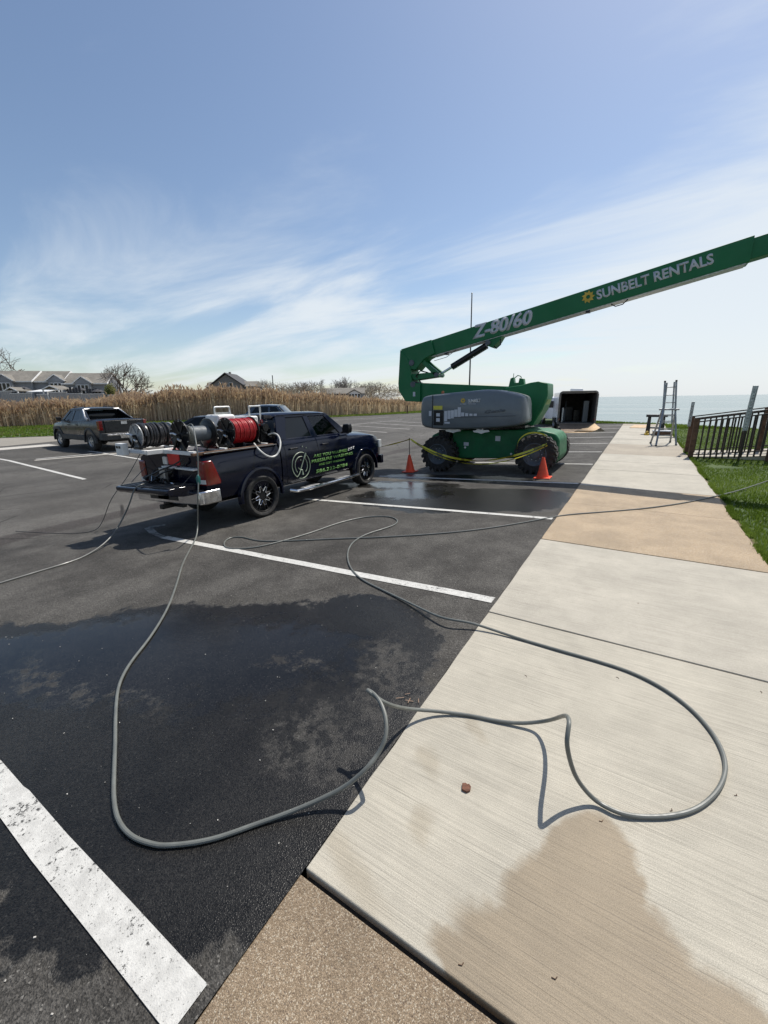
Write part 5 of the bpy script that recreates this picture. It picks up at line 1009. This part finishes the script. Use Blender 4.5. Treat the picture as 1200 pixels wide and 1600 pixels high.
b = MB(); b.tube(smooth_pts(spline(HOSE_W, 6), 2), .017, 10); tag(b.build('suction_hose', M['hosewh']), 'white hose looped over the bed rail behind the cab', 'hose')
b = MB(); b.loft([[(-5.86 + dx, 3.81 + dy, z) for dx, dy in ((-s, -s), (s, -s), (s, s), (-s, s))] for z, s in ((.58, .008), (.60, .022), (.68, .026), (.73, .012))])
HB = HOSE_A[4]; b.v = [(v[0] + 5.86 + HOSE_A[3][0], v[1] - 3.81 + HOSE_A[3][1], v[2] - .65 + HOSE_A[3][2]) for v in b.v]; tag(b.build('hose_stopper', paint('teal_plastic', (.01, .13, .12), .4), bevel=.006), 'small teal hose stopper hanging by the tail light', 'hose stopper')
b = MB(); b.tube(spline([(-7.75, 4.1, 1.0), (-7.85, 3.85, .6), (-8.05, 3.6, .2), (-8.2, 3.45, -.2), (-8.3, 3.3, -.35), (-8.7, 3.0, -.375), (-9.6, 2.6, -.36)], 6), .006, 6); tag(b.build('thin_cord', M['hosedk']), 'thin dark cord hanging off the left side of the truck tail', 'cord')

# ============================================================ LADDER, STAND, SHEET, RAILINGS
t = empty('ladder', (.92, 19.9, 0), (0, 0, 0), 'aluminium multi position ladder set up as a stepladder on the sidewalk', 'ladder')
hz = 1.36; hy = 19.95
def rails(n, p0a, p1a, p0b, p1b, w=.07): 
    for a, c in ((p0a, p1a), (p0b, p1b)): b = MB(); b.bar(a, c, .035, w, up=(1, 0, 0)); b.build('rail', M['ladder'], t, bevel=.005)
def rungs(fa, fb, zs, z0, z1):
    for z in zs:
        u = (z - z0) / (z1 - z0); a = Vector(fa[0]).lerp(Vector(fa[1]), u); c = Vector(fb[0]).lerp(Vector(fb[1]), u); b = MB(); b.bar(a, c, .035, .03); b.build('rung', M['ladder'], t, bevel=.004)
A1, A2 = ((.66, 19.15, 0), (.74, hy, hz)), ((1.34, 19.75, 0), (1.14, hy + .12, hz))
B1, B2 = ((.50, 20.3, 0), (.72, hy + .08, hz)), ((1.20, 21.0, 0), (1.16, hy + .2, hz))
C1, C2 = ((.74, hy, hz), (.66, 20.1, 2.42)), ((1.14, hy + .12, hz), (1.03, 20.2, 2.44))
for q in (A1, A2, B1, B2, C1, C2): b = MB(); b.bar(q[0], q[1], .03, .065, up=(1, 0, 0)); b.build('rail', M['ladder'], t, bevel=.004)
b2 = ((.78, hy, hz - .55), (.73, 20.12, 2.38)); b3 = ((1.10, hy + .1, hz - .55), (.97, 20.2, 2.4))
for q in (b2, b3): b = MB(); b.bar(q[0], q[1], .025, .055, up=(1, 0, 0)); b.build('rail', M['ladder'], t, bevel=.004)
rungs(A1, A2, (.3, .6, .88, 1.12), 0, hz); rungs(B1, B2, (.3, .6, .9, 1.15), 0, hz); rungs(C1, C2, (1.62, 1.9, 2.2), hz, 2.43)
b = MB(); b.bar((.60, hy, hz), (1.27, hy + .1, hz), .06, .06); b.build('hinge_bar', M['ladder'], t, bevel=.01)
b = MB()
for q in (A1[0], A2[0], B1[0], B2[0]): b.box(q[0] - .04, q[0] + .04, q[1] - .04, q[1] + .04, 0, .045)
for q in (C1[1], C2[1]): b.box(q[0] - .035, q[0] + .035, q[1] - .04, q[1] + .04, q[2] - .03, q[2] + .03)
b.build('rubber_foot', M['blackpl'], t, bevel=.008)
t = empty('work_stand', (.78, 25.6, 0), (0, 0, 0), 'black plastic work stand on the sidewalk behind the ladder', 'work stand')
for x in (.42, 1.02): b = MB(); b.prism([(x - .10, .0), (x - .07, .85), (x + .07, .85), (x + .10, .0)], 'y', 25.3, 25.6); b.build('leg', M['blackpl'], t, bevel=.02)
b = MB(); b.box(.26, 1.18, 25.22, 25.68, .85, .97); b.build('top', M['blackpl'], t, bevel=.02)
b = MB(); b.box(.34, 1.1, 25.28, 25.62, .28, .34); b.build('shelf', M['blackpl'], t, bevel=.01)
t = empty('tool_case', (1.0, 24.6, 0), (0, 0, 0), 'low brown tool case with a pale lid by the ladder legs', 'tool case')
b = MB(); b.box(.62, 1.40, 24.3, 24.75, 0, .20); b.build('case_body', M['wood'], t, bevel=.02); b = MB(); b.box(.60, 1.42, 24.28, 24.77, .20, .25); b.build('lid', M['letter'], t, bevel=.01)
b = MB(); b.box(.28, .48, 24.4, 24.65, 0, .10); b.box(.34, .44, 24.45, 24.6, .10, .2); tag(b.build('drill_case', M['gold'], bevel=.02), 'small yellow tool beside the black work stand', 'tool')
b = MB(); b.box(-.38, .44, 29.9, 33.0, .004, .022, rot=Matrix.Rotation(rad(-4), 3, 'Z')); tag(b.build('plywood_sheet', M['ply']), 'tan plywood sheet lying on the far end of the sidewalk', 'board')
# ramp walk and railings
b = MB(); b.prism([(1.52, -.02), (1.52, .012), (3.0, .10), (9, .85), (9, .0)], 'y', 16.15, 17.9); tag(b.build('ramp', M['conc2'], bevel=.01), kind='structure')
def railing(y, label, x1=9.0):
    t = empty('railing', (1.5, y, 0), (0, 0, 0), label, 'railing', 'brown railings along the ramp')
    zt = lambda x: 1.17 + .155 * (x - 1.5); zg = lambda x: max(0.0, .125 * (x - 1.7))
    for x, w in ((1.50, .13),) + tuple((1.5 + 1.83 * i, .10) for i in range(1, 5)):
        b = MB(); b.box(x - w / 2, x + w / 2, y - .05, y + .05, -.1, zt(x) + .02); b.build('post', M['wood'], t, bevel=.006)
    for dz, h in ((.03, .035), (-.085, .035)): b = MB(); b.bar((1.45, y, zt(1.45) + dz), (x1, y, zt(x1) + dz), .06, h); b.build('top_rail', M['bronze'], t, bevel=.005)
    b = MB(); b.bar((1.45, y, zg(1.45) + .10), (1.7, y, zg(1.7) + .10), .03, .03); b.bar((1.7, y, zg(1.7) + .10), (x1, y, zg(x1) + .10), .03, .03); b.build('bottom_rail', M['bronze'], t)
    me = None; x = 1.70
    while x < x1:
        if abs((x - 1.5) % 1.83) > .09:
            b = MB(); b.box(-.02, .02, -.02, .02, 0, 1)
            if me is None: o = b.build('baluster', M['bronze'], t, world=False, ang=0); me = o.data
            else: o = bpy.data.objects.new('baluster', me); COL.objects.link(o); o.parent = t
            o.location = (x - 1.5, 0, zg(x) - .06); o.scale = (1, 1, zt(x) - .09 - zg(x) + .06)
        x += .145
    return t
railing(16.0, 'near brown picket railing rising beside the ramp'); railing(17.35, 'far brown picket railing behind the ramp')
def post(x, y, z0, z1, lean, w, label, nm='sign_post'):
    b = MB(); n_ = 6
    for s in (-1, 1): b.box(x + s * w / 2 - .006, x + s * w / 2 + .006, y - .03, y + .03, z0, z1)
    b.box(x - w / 2, x + w / 2, y + .018, y + .03, z0, z1)
    i = z0 + .1
    R_ = Matrix.Rotation(lean, 3, 'Y'); p = Vector((x, y, z0)); b.v = [tuple(R_ @ (Vector(v) - p) + p) for v in b.v]
    t = b.build(nm, M['galv'], bevel=.003); tag(t, label, 'post')
    h = MB()
    while i < z1 - .05: h.lathe([(0, -.002), (.012, -.002)], (x, y + .0165, i), 'y', 8); i += .09
    h.v = [tuple(R_ @ (Vector(v) - p) + p) for v in h.v]; h.build('bolt_hole', M['black'], t, world=False) if False else h.build('bolt_hole', M['black'], t)
post(1.40, 16.9, .9, 1.68, .01, .075, 'short galvanised post above the end of the railing'); post(2.66, 15.90, .85, 2.12, .03, .11, 'tall galvanised channel post standing against the near railing')
b = MB(); b.bar((2.655, 15.90, -.05), (2.67, 15.90, .86), .045, .045); b.build('lower_post', M['bronze'], bpy.data.objects['sign_post.001'], ang=0)
# mast behind the lift, bollard, brown rock fragment, litter
b = MB(); b.tube([(-10.2, 28, -.2), (-10.22, 28, 4), (-10.28, 28, 8.4)], [.06, .05, .035], 8); b.lathe([(.0, .06), (.06, 0), (.0, -.06)], (-10.28, 28, 8.45), 'z', 10); tag(b.build('flagpole', M['black']), 'tall bare dark pole behind the raised boom', 'pole')
b = MB(); b.tube([(-29.6, 55.2, -.1), (-29.6, 55.2, 1.05)], .09, 8); tag(b.build('bollard', M['wood']), 'dark wooden post at the right end of the reeds', 'post')
b = MB(); pts = [(-.012, -.020), (.010, -.021), (.021, -.006), (.017, .014), (.006, .020), (.002, .014), (-.010, .019), (-.021, .008), (-.016, -.006)]
b.prism([(x * 1.15 - .512, y * 1.15 + 1.576) for x, y in pts], 'z', 0, .012); b.v = [(v[0], v[1], v[2] + (random.uniform(-.002, .003) if v[2] > .005 else 0)) for v in b.v]
tag(b.build('brick_chip', paint('brick_brown', (.13, .055, .032), .85, var=.35, sc=60, bump=.002), ang=20, bevel=.002), 'small reddish brown chip lying on the near slab', 'chip')
def litter(pts, w, mat_, name, label, cat):
    b = MB()
    for a, c in pts: b.bar(a, c, w, w * .3)
    tag(b.build(name, mat_, ang=0), label, cat)
litter([((-1.02, 1.985, .004), (-1.07, 1.97, .004)), ((-1.05, 2.0, .006), (-1.04, 1.95, .01)), ((-1.09, 1.99, .003), (-1.13, 1.955, .003)), ((-1.0, 2.02, .008), (-.985, 1.99, .006)), ((-1.1, 2.02, .0), (-1.07, 2.035, .01))], .005, paint('dry_leaf', (.24, .16, .11), .8), 'dry_leaf', 'pinkish dry leaf bits caught at the sidewalk edge below the hose', 'leaf')
litter([((-1.62, .40, -.02), (-1.60, .47, -.018)), ((-1.66, .38, -.022), (-1.62, .42, -.02))], .012, paint('orange_leaf', (.40, .16, .05), .8), 'dry_leaf', 'orange dry leaf stuck on the nearest parking line', 'leaf') if False else None
TWL = ['tiny curled twig inside the damp stain, lowest on the near slab', 'tiny twig between the hose loop and the damp stain', 'tiny twig nearest the dark joint at the bottom', 'tiny twig near the right edge beyond the big hose curve', 'tiny twig on the second pale slab from the camera', 'tiny twig left of the hose on the near slab, close to the asphalt', 'tiny twig just before the second joint, far right', 'tiny twig inside the big hose loop', 'tiny twig inside the upper end of the hose loop']
twl = [(-.02, 1.06, .10), (.07, 1.73, .2), (-.3, .93, .3), (.62, 2.2, .5), (.2, 4.2, 1.), (-.45, 2.6, 2.), (.9, 3.2, 1.2), (.35, 1.95, .7), (.1, 2.9, 2.2)]
for i, (x, y, a) in enumerate(twl):
    b = MB(); b.tube([(x, y, .002), (x + .012 * math.cos(a), y + .012 * math.sin(a), .003), (x + .02 * math.cos(a + .5), y + .02 * math.sin(a + .5), .002)], .0016, 5)
    tag(b.build('twig', M['wood']), TWL[i], 'twig', 'specks on the sidewalk')
# ============================================================ BACKDROP
TH = rad(31.6); T_ = Vector((math.cos(TH), math.sin(TH), 0)); F_ = Vector((-math.sin(TH), math.cos(TH), 0))
def at(px, py, d):
    """point that the picture shows at (px, py) when it stands d metres into the view"""
    v = Vector(((px - 600) / 640 * d, -(py - 800) / 640 * d, -d)); return RW @ v + Vector((0, 0, 1.88))
k = NT('roof_shingle'); oc = k.n('ShaderNodeTexCoord').outputs['Object']; z_ = k.scale(oc, (.8, .8, 6)); M['shingle'] = k.fin(k.mul((.20, .185, .16), k.m_('MULTIPLY', k.mr(k.noise(3, 4, .6, z_), .3, .7, .75, 1.2), k.mr(k.noise(.5, 3, .5, oc), .3, .7, .85, 1.1))), .9)
k = NT('siding'); oc = k.n('ShaderNodeTexCoord').outputs['Object']; wv_ = k.n('ShaderNodeTexWave', wave_type='BANDS', bands_direction='Z', wave_profile='SAW'); k.set(wv_.inputs[0], oc); wv_.inputs['Scale'].default_value = 1.6
k.bump(wv_.outputs[1], .02, .8); M['siding'] = k.fin(k.mul((.25, .265, .29), k.mr(k.noise(.8, 4, .6, oc), .3, .7, .85, 1.08)), .7)
M['siding2'] = paint('weathered_shingle_wall', (.20, .195, .19), .85, var=.2); M['winwhite'] = paint('window_trim', (.75, .75, .74), .5)
M['fenceb'] = paint('fence_boards', (.30, .30, .30), .8, var=.2); M['deckw'] = paint('deck_timber', (.28, .25, .22), .8, var=.25); M['umb'] = paint('dark_canvas', (.05, .05, .055), .8)
M['darkroof'] = paint('dark_edge', (.06, .06, .065), .8)
def bt(b, n, m, p, **k): return b.build(n, M[m] if isinstance(m, str) else m, p, world=False, **k)
def house(x0, x1, yr, ye, d, label, dormer=None, back=0., stepped=True):
    d = d + .26 * (x0 + x1 - 166) / 2 / 640 * 75
    c = at((x0 + x1) / 2, 620, d); w = (x1 - x0) / 640 * d / math.cos(rad(14)); zr = at(x0, yr, d + 3.2).z; ze = at(x0, ye, d).z; TH2 = TH + rad(14)
    base = Vector((c.x, c.y, .9)) + Vector((-math.sin(TH2), math.cos(TH2), 0)) * back; t = empty('townhouse', base, (0, 0, TH2), label, 'townhouse', 'townhouses beyond the reeds')
    zr -= base.z; ze -= base.z; h = w / 2
    b = MB(); b.box(-h, h, 0, .2, 0, ze); b.box(-h, -h + .2, .2, 7.2, 0, ze); b.box(h - .2, h, .2, 7.2, 0, ze); b.box(-h, h, 7.2, 7.4, 0, ze); [b.prism([(0, ze - .02), (3.7, zr - .15), (7.4, ze - .02)], 'x', s * (h - .1) - .1, s * (h - .1) + .1) for s in (-1, 1)]; bt(b, 'wall', 'siding', t, ang=0)
    b = MB(); r = [(-.35, ze - .05), (3.7, zr), (7.75, ze - .05), (7.75, ze - .22), (3.7, zr - .18), (-.35, ze - .22)]; b.prism(r, 'x', -h - .15, h + .15); bt(b, 'roof', 'shingle', t, ang=0)
    b = MB(); b.box(-h - .16, h + .16, -.42, -.35, ze - .26, ze - .06); bt(b, 'gutter', 'winwhite', t, ang=0)
    for s in (-1, 1):
        b = MB(); b.prism([(-.38, ze - .05), (3.7, zr + .02), (7.78, ze - .05), (7.78, ze - .30), (3.7, zr - .28), (-.38, ze - .30)], 'x', s * (h + .15), s * (h + .21)); bt(b, 'rake_trim', 'winwhite' if s > 0 else 'darkroof', t, ang=0)
    if dormer is not None:
        dx, dw = (dormer - (x0 + x1) / 2) / 640 * d, 1.35
        b = MB(); b.prism([(dx - dw, ze - .1), (dx + dw, ze - .1), (dx + dw, ze + .02), (dx, ze + .85), (dx - dw, ze + .02)], 'y', -.9, 1.9); bt(b, 'gable_wall', 'siding', t, ang=0)
        b = MB(); b.prism([(dx - dw - .2, ze - .1), (dx, ze + 1.02), (dx + dw + .2, ze - .1), (dx + dw + .2, ze - .02), (dx, ze + 1.12), (dx - dw - .2, ze - .02)], 'y', -1.0, 2.1); bt(b, 'gable_roof', 'shingle', t, ang=0)
        for s in (-1, 1): b = MB(); b.bar((dx + s * (dw + .2), -1.02, ze - .08), (dx, -1.02, ze + 1.07), .05, .16); bt(b, 'gable_trim', 'winwhite', t, ang=0)
        b = MB(); b.box(dx - dw + .15, dx + dw - .15, -.86, 0, 0, ze - .1); bt(b, 'bay', 'siding', t, ang=0)
        for wx in (-.62, .0, .62):
            f = MB(); f.box(dx + wx - .29, dx + wx + .29, -.92, -.87, ze - 2.0, ze - .35); fr_ = bt(f, 'window', 'winwhite', t, ang=0); g = MB(); g.box(dx + wx - .22, dx + wx + .22, -.935, -.925, ze - 1.92, ze - .43); bt(g, 'pane', 'tint', fr_, ang=0)
    return t
d0 = 75
house(-48, 6, 582, 597, d0, 'grey townhouse cut by the left edge, lowest gable', -20)
house(0, 52, 581, 596, d0 + .3, 'grey sided townhouse second from the left with a small white trimmed gable', 20, -.6)
house(46, 98, 581, 596, d0, 'grey sided townhouse in the middle of the row, roof vents showing', 92)
house(98, 125, 587, 600.5, d0, 'narrow lower roofed townhouse between two taller neighbours', None, .5)
house(108, 166, 584, 599, d0 - 1, 'townhouse at the right end of the row, next to the round bare tree', 136)
# porches, fences, umbrellas in front of the row
def porch(px, d, wpx, ztop, label):
    c = at(px, 612, d); w = wpx / 640 * d / 2; t = empty('porch_gable', Vector((c.x, c.y, .9)), (0, 0, TH), label, 'porch'); z = at(px, ztop, d).z - .9
    b = MB(); b.prism([(-w, z - .55), (0, z), (w, z - .55), (w, z - .42), (0, z + .14), (-w, z - .42)], 'y', -.4, 2.6); bt(b, 'roof', 'shingle', t, ang=0)
    for s in (-1, 1):
        b = MB(); b.bar((s * w, -.45, z - .5), (0, -.45, z + .05), .05, .14); bt(b, 'trim', 'winwhite', t, ang=0); b = MB(); b.box(s * (w - .1) - .07, s * (w - .1) + .07, -.35, -.2, 0, z - .45); bt(b, 'post', 'winwhite', t, ang=0)
    b = MB(); b.box(-w + .1, w - .1, -.36, -.3, z - .56, z - .46); bt(b, 'beam', 'winwhite', t, ang=0)
porch(82, 66, 26, 603.5, 'small porch with white gable trim before the middle townhouse')
porch(20, 66, 22, 606, 'small gabled porch before the second townhouse from the left')
def shed(px0, px1, py, d, label):
    a = at(px0, py, d); c = at(px1, py, d); t = empty('patio_cover', Vector((a.x, a.y, .9)), (0, 0, TH), label, 'patio cover'); w = (c - a).length; z = a.z - .9
    b = MB(); b.prism([(-.1, z - .25), (2.8, z + .18), (2.8, z + .26), (-.1, z - .15)], 'x', 0, w); bt(b, 'cover', 'winwhite', t, ang=0)
    for x in (.1, w - .1): b = MB(); b.box(x - .06, x + .06, 0, .12, 0, z - .2); bt(b, 'post', 'winwhite', t, ang=0)
shed(42, 74, 610.5, 67, 'flat white patio cover left of the middle porch'); shed(66, 96, 608, 70, 'second pale patio cover set back by the middle townhouse')
def fence(px0, px1, py, d, label):
    a = at(px0, py, d); c = at(px1, py, d); t = empty('privacy_fence', Vector((a.x, a.y, .9)), (0, 0, TH), label, 'fence', 'grey board fences behind the reeds'); w = (c - a).length; z = a.z - .9; n = max(3, int(w / .24)); me = None
    for i in range(n):
        if me is None: b = MB(); b.box(0, w / n - .02, -.015, .015, 0, 1); o = bt(b, 'board', 'fenceb', t, ang=0); me = o.data
        else: o = bpy.data.objects.new('board', me); COL.objects.link(o); o.parent = t
        o.location = (w * i / n, random.uniform(-.01, .01), 0); o.scale = (1, 1, z - random.uniform(0, .03))
    b = MB(); b.box(-.05, w + .05, -.05, .05, z - .05, z + .02); bt(b, 'cap_rail', 'winwhite', t, ang=0)
for q in [(0, 17, 611, 63, 'grey board fence at the far left'), (16, 49, 614.5, 62, 'grey board fence under the left townhouses'), (57, 74, 616, 63, 'short fence below the white patio cover'), (76, 104, 613, 61, 'weathered fence below the middle porch gable'), (104, 127, 615, 62, 'grey fence below the narrow townhouse'), (128, 161, 615.5, 61.5, 'grey fence below the right end townhouse'), (168, 184, 617, 63, 'low fence panel right of the townhouses')]: fence(*q)
def brolly(px, py, d, label, m='umb'):
    c = at(px, py, d); t = empty('patio_umbrella', (c.x, c.y, .9), (0, 0, 0), label, 'umbrella'); z = c.z - .9
    b = MB(); b.lathe([(0, z), (.5, z - .12), (1.0, z - .42), (1.0, z - .45), (0, z - .08)], (0, 0, 0), 'z', 8); bt(b, 'canopy', m, t, ang=0); b = MB(); b.tube([(0, 0, 0), (0, 0, z)], .03, 6); bt(b, 'pole', 'alu', t)
brolly(36, 604, 68, 'dark umbrella on the deck of the left townhouses'); brolly(152, 608, 67, 'closed dark umbrella on the right end deck'); brolly(126, 606, 69, 'dark umbrella on the deck between the two right townhouses')
for px, py, lb in ((25, 610, 'dark patio furniture below the left gable'), (143, 610, 'dark deck furniture before the right end townhouse'), (112, 609, 'dark deck furniture by the narrow townhouse')):
    c = at(px, py, 67); t = empty('patio_furniture', (c.x, c.y, .9), (0, 0, TH), lb, 'furniture'); z = c.z - .9
    for i in range(5): b = MB(); x = -1.0 + .5 * i; b.box(x - .2, x + .2, 0, .4, z - .5, z - .45 + random.uniform(0, .1)); b.box(x - .2, x + .2, .38, .42, z - .5, z + random.uniform(.2, .5)); b.box(x - .19, x - .15, 0, .4, z - 1.6, z - .5); b.box(x + .15, x + .19, 0, .4, z - 1.6, z - .5); bt(b, 'chair', 'umb', t, ang=0)
# grey gabled house and long low house further right
c = at(358, 612, 90); t = empty('house', (c.x, c.y, .9), (0, 0, TH), 'grey shingled house with one tall central gable rising above the reeds', 'house')
Z = lambda py, d=90: at(358, py, d).z - .9
b = MB(); b.box(-3.6, 2.9, 0, 7, 0, Z(601)); b.prism([(-3.6, Z(601)), (2.9, Z(601)), (-.4, Z(585.5))], 'y', 0, 7); bt(b, 'gable_wall', 'siding2', t, ang=0)
b = MB(); b.prism([(-3.95, Z(602.5)), (-.4, Z(584)), (3.3, Z(602.5)), (3.3, Z(601)), (-.4, Z(582.6)), (-3.95, Z(601))], 'y', -.5, 7.4); rf = bt(b, 'roof', 'darkroof', t, ang=0)
b = MB(); b.box(-.55, -.15, 2.5, 3, Z(585), Z(580.5)); bt(b, 'chimney', 'siding2', rf, ang=0)
for s, x0, x1, py in ((0, -5.4, -3.3, 599), (1, 2.5, 5.4, 597)):
    b = MB(); b.box(x0, x1, 1, 7, 0, Z(603)); bt(b, 'wing_wall', 'siding2', t, ang=0); b = MB(); b.prism([(.6, Z(604)), (4, Z(595)), (7.4, Z(604))], 'x', x0 - .2, x1 + .2); bt(b, 'wing_roof', 'shingle', t, ang=0)
for x in (-1.6, .6): b = MB(); b.box(x - .45, x + .45, -.05, -.01, Z(606), Z(598)); f = bt(b, 'window', 'winwhite', t, ang=0); g = MB(); g.box(x - .36, x + .36, -.07, -.055, Z(605.5), Z(598.6)); bt(g, 'pane', 'tint', f, ang=0)
c = at(534, 612, 110); t = empty('house', (c.x, c.y, 0), (0, 0, TH), 'long low grey roofed house with a white gabled bay at its right side', 'house')
Z = lambda py, d=110: at(534, py, d).z
b = MB(); b.box(-5.9, 5.9, 0, 8, 0, Z(614)); bt(b, 'wall', 'siding', t, ang=0); b = MB(); b.prism([(-.4, Z(615)), (4, Z(605.5)), (8.4, Z(615))], 'x', -6.1, 6.1); bt(b, 'roof', 'shingle', t, ang=0)
b = MB(); b.box(1.9, 5.0, -1.2, 0, 0, Z(615)); b.prism([(1.9, Z(615)), (5.0, Z(615)), (3.45, Z(610.5))], 'y', -1.2, 2); bt(b, 'bay', 'winwhite', t, ang=0)
b = MB(); b.prism([(1.6, Z(615.5)), (3.45, Z(609.6)), (5.3, Z(615.5)), (5.3, Z(614.6)), (3.45, Z(608.8)), (1.6, Z(614.6))], 'y', -1.5, 3); bt(b, 'bay_roof', 'shingle', t, ang=0)
for i in range(4): x = 2.25 + .8 * i; g = MB(); g.box(x - .28, x + .28, -1.23, -1.205, Z(622), Z(616)); bt(g, 'window', 'tint', t, ang=0)
for x in (-4.5, -3, -1.2, .4): g = MB(); g.box(x - .4, x + .4, -.03, -.005, Z(620), Z(616.2)); bt(g, 'window', 'tint', t, ang=0)
# ground rise carrying the houses
b = MB(); q = [at(p_, 630, 60) for p_ in (-90, 60, 200, 330)] + [at(p_, 630, 110) for p_ in (450, 200, -90)]
b.prism([(v.x, v.y) for v in q], 'z', -.6, .9); tag(b.build('house_terrace', M['field'], ang=0), kind='structure')
# ---- bare trees
barkm = [paint('bark_brown', (.13, .105, .085), .9, var=.25), paint('bark_grey', (.21, .19, .175), .9, var=.25), paint('twig_reddish', (.22, .17, .145), .9, var=.25)]
def tree(px, pyb, pyt, wpx, d, label, seed, twm, fan=False, trunk=.13):
    c = at(px, pyb, d); top = at(px, pyt, d).z; z0 = -.3; Ht = top - z0; Wd = wpx / 640 * d / 2
    rnd = random.Random(seed); t = empty('bare_tree', (c.x, c.y, z0), (0, 0, 0), label, 'tree', 'bare trees on the horizon'); tb = MB(); cb_ = MB(); mt = d / 410.
    cz = Ht * (.60 if not fan else .5)
    def inside(p): return (Vector((p.x, p.y)).length / Wd) ** 2 + ((p.z - cz) / (Ht - cz)) ** 2 if p.z > cz else (Vector((p.x, p.y)).length / Wd) ** 2 * (.6 if fan else 1)
    def grow(p, dr, L, r, lv):
        pts = [p]; n_ = 3 if lv < 3 else 2
        for i in range(n_):
            dr = (dr + Vector((rnd.gauss(0, .16), rnd.gauss(0, .16), rnd.gauss(.03, .10)))).normalized(); p = p + dr * (L / n_); pts.append(p)
            if inside(p) > 1.0: break
        (tb if lv == 0 else cb_).tube(pts, [max(r * (1 - .45 * i / (len(pts) - 1)), mt * .075) for i in range(len(pts))], 5 if lv < 2 else 3, False)
        if lv >= 6 or inside(p) > 1: return
        k_ = 2 if lv > 0 else (9 if fan else 7)
        if lv in (1, 2, 3, 4): k_ = 3
        for j in range(k_):
            a = rnd.uniform(0, 6.28); sp = rnd.uniform(.35, .75) if lv else rnd.uniform(.3, .95); u = dr.orthogonal().normalized(); v = dr.cross(u)
            nd = (dr * math.cos(sp) + (u * math.cos(a) + v * math.sin(a)) * math.sin(sp)).normalized(); nd.z = max(nd.z, .02 if fan else .1); st = pts[rnd.choice([-1, -1, -2])] if lv else pts[-1]
            grow(st, nd.normalized(), (Ht * rnd.uniform(.28, .40) if lv == 0 else L * rnd.uniform(.6, .84)), r * .62, lv + 1)
    grow(Vector((0, 0, 0)), Vector((0, 0, 1)), Ht * trunk, Ht * .022 + .08, 0)
    bt(tb, 'trunk', barkm[0], t, ang=60); bt(cb_, 'crown', barkm[twm], t, ang=0, recalc=False)
tree(12, 640, 543, 62, 90, 'tall bare tree rising behind the left townhouses', 5, 1)
tree(204, 640, 571, 76, 82, 'round crowned bare tree right of the townhouses', 11, 0, True, .18)
tree(408, 632, 589, 46, 108, 'bare tree right of the gabled house', 3, 1)
tree(443, 632, 597, 44, 110, 'low bare tree beside the thin far mast', 8, 1)
tree(468, 632, 597, 42, 112, 'small rounded bare tree left of the long low house', 9, 2)
tree(490, 632, 595, 40, 114, 'bare tree at the left end of the long low house', 10, 1)
tree(517, 632, 591, 40, 128, 'bare tree behind the left part of the long low house', 12, 1)
tree(550, 632, 588, 62, 130, 'widest bare tree behind the long low house', 13, 1)
tree(588, 632, 596, 50, 128, 'bare tree furthest right, past the long low house', 14, 1)
tree(575, 632, 598, 30, 132, 'bare tree just behind the right end of the long low house', 21, 2)
tree(235, 640, 606, 22, 95, 'thin bare tree low behind the reeds right of the round one', 22, 1) if False else None
def shrub(px, py, d, w, h, label, m, n=1500):
    c = at(px, py, d); P_ = rng.normal(0, 1, (n, 3)); P_ /= np.linalg.norm(P_, axis=1)[:, None]; P_ *= rng.uniform(.3, 1, (n, 1)) ** .5 * (1 + .25 * np.sin(P_[:, :1] * 7)); P_ = P_ * np.array([w, w * .7, h]) + np.array([0, 0, h])
    o = blades('shrub', P_, .22, .2, m, lean=1.2); o.location = (c.x, c.y, max(c.z - h * 1.6, -.1)); tag(o, label, 'shrub')
gy = [gm('spring_leaf', (.16, .19, .07)), gm('spring_leaf_pale', (.24, .24, .12))]
shrub(172, 606, 72, 1.0, 1.1, 'yellow green spring bush right of the end townhouse', gy)
# brush line between the reeds and the horizon
for i, (px, lb) in enumerate(((420, 'brown brush patch right of the gabled house'), (478, 'brown brush clump left of the low house'), (596, 'brown brush clump past the low house'))):
    shrub(px, 607, 100 + 8 * i, 8.5, 2.1, lb, [gm('brush_%d' % i, (.22, .19, .165)), gm('brush_b%d' % i, (.30, .26, .22))], 3200)
b = MB(); c = at(429, 630, 100); b.tube([(c.x, c.y, 0), (c.x, c.y, at(429, 587, 100).z)], .10, 6); tag(b.build('far_mast', M['black']), 'thin dark mast among the bare trees right of the gabled house', 'mast')
b = MB(); c = Vector((165, 470, -1.3)); b.loft([[(c.x + x * w, c.y, c.z + z) for x, z in ((-1, .0), (1, 0), (1.15, h), (-1.1, h))] for w, h in ((4, 1.2),)][:1] * 1 + [[(c.x + x * 4, c.y + 2, c.z + z) for x, z in ((-1, .0), (1, 0), (1.15, 1.2), (-1.1, 1.2))]]); b.box(c.x - 1.5, c.x + 1.2, c.y, c.y + 1.5, c.z + 1.2, c.z + 2.6); tag(b.build('boat', M['umb'], ang=0), 'tiny dark boat on the lake horizon at the right', 'boat')
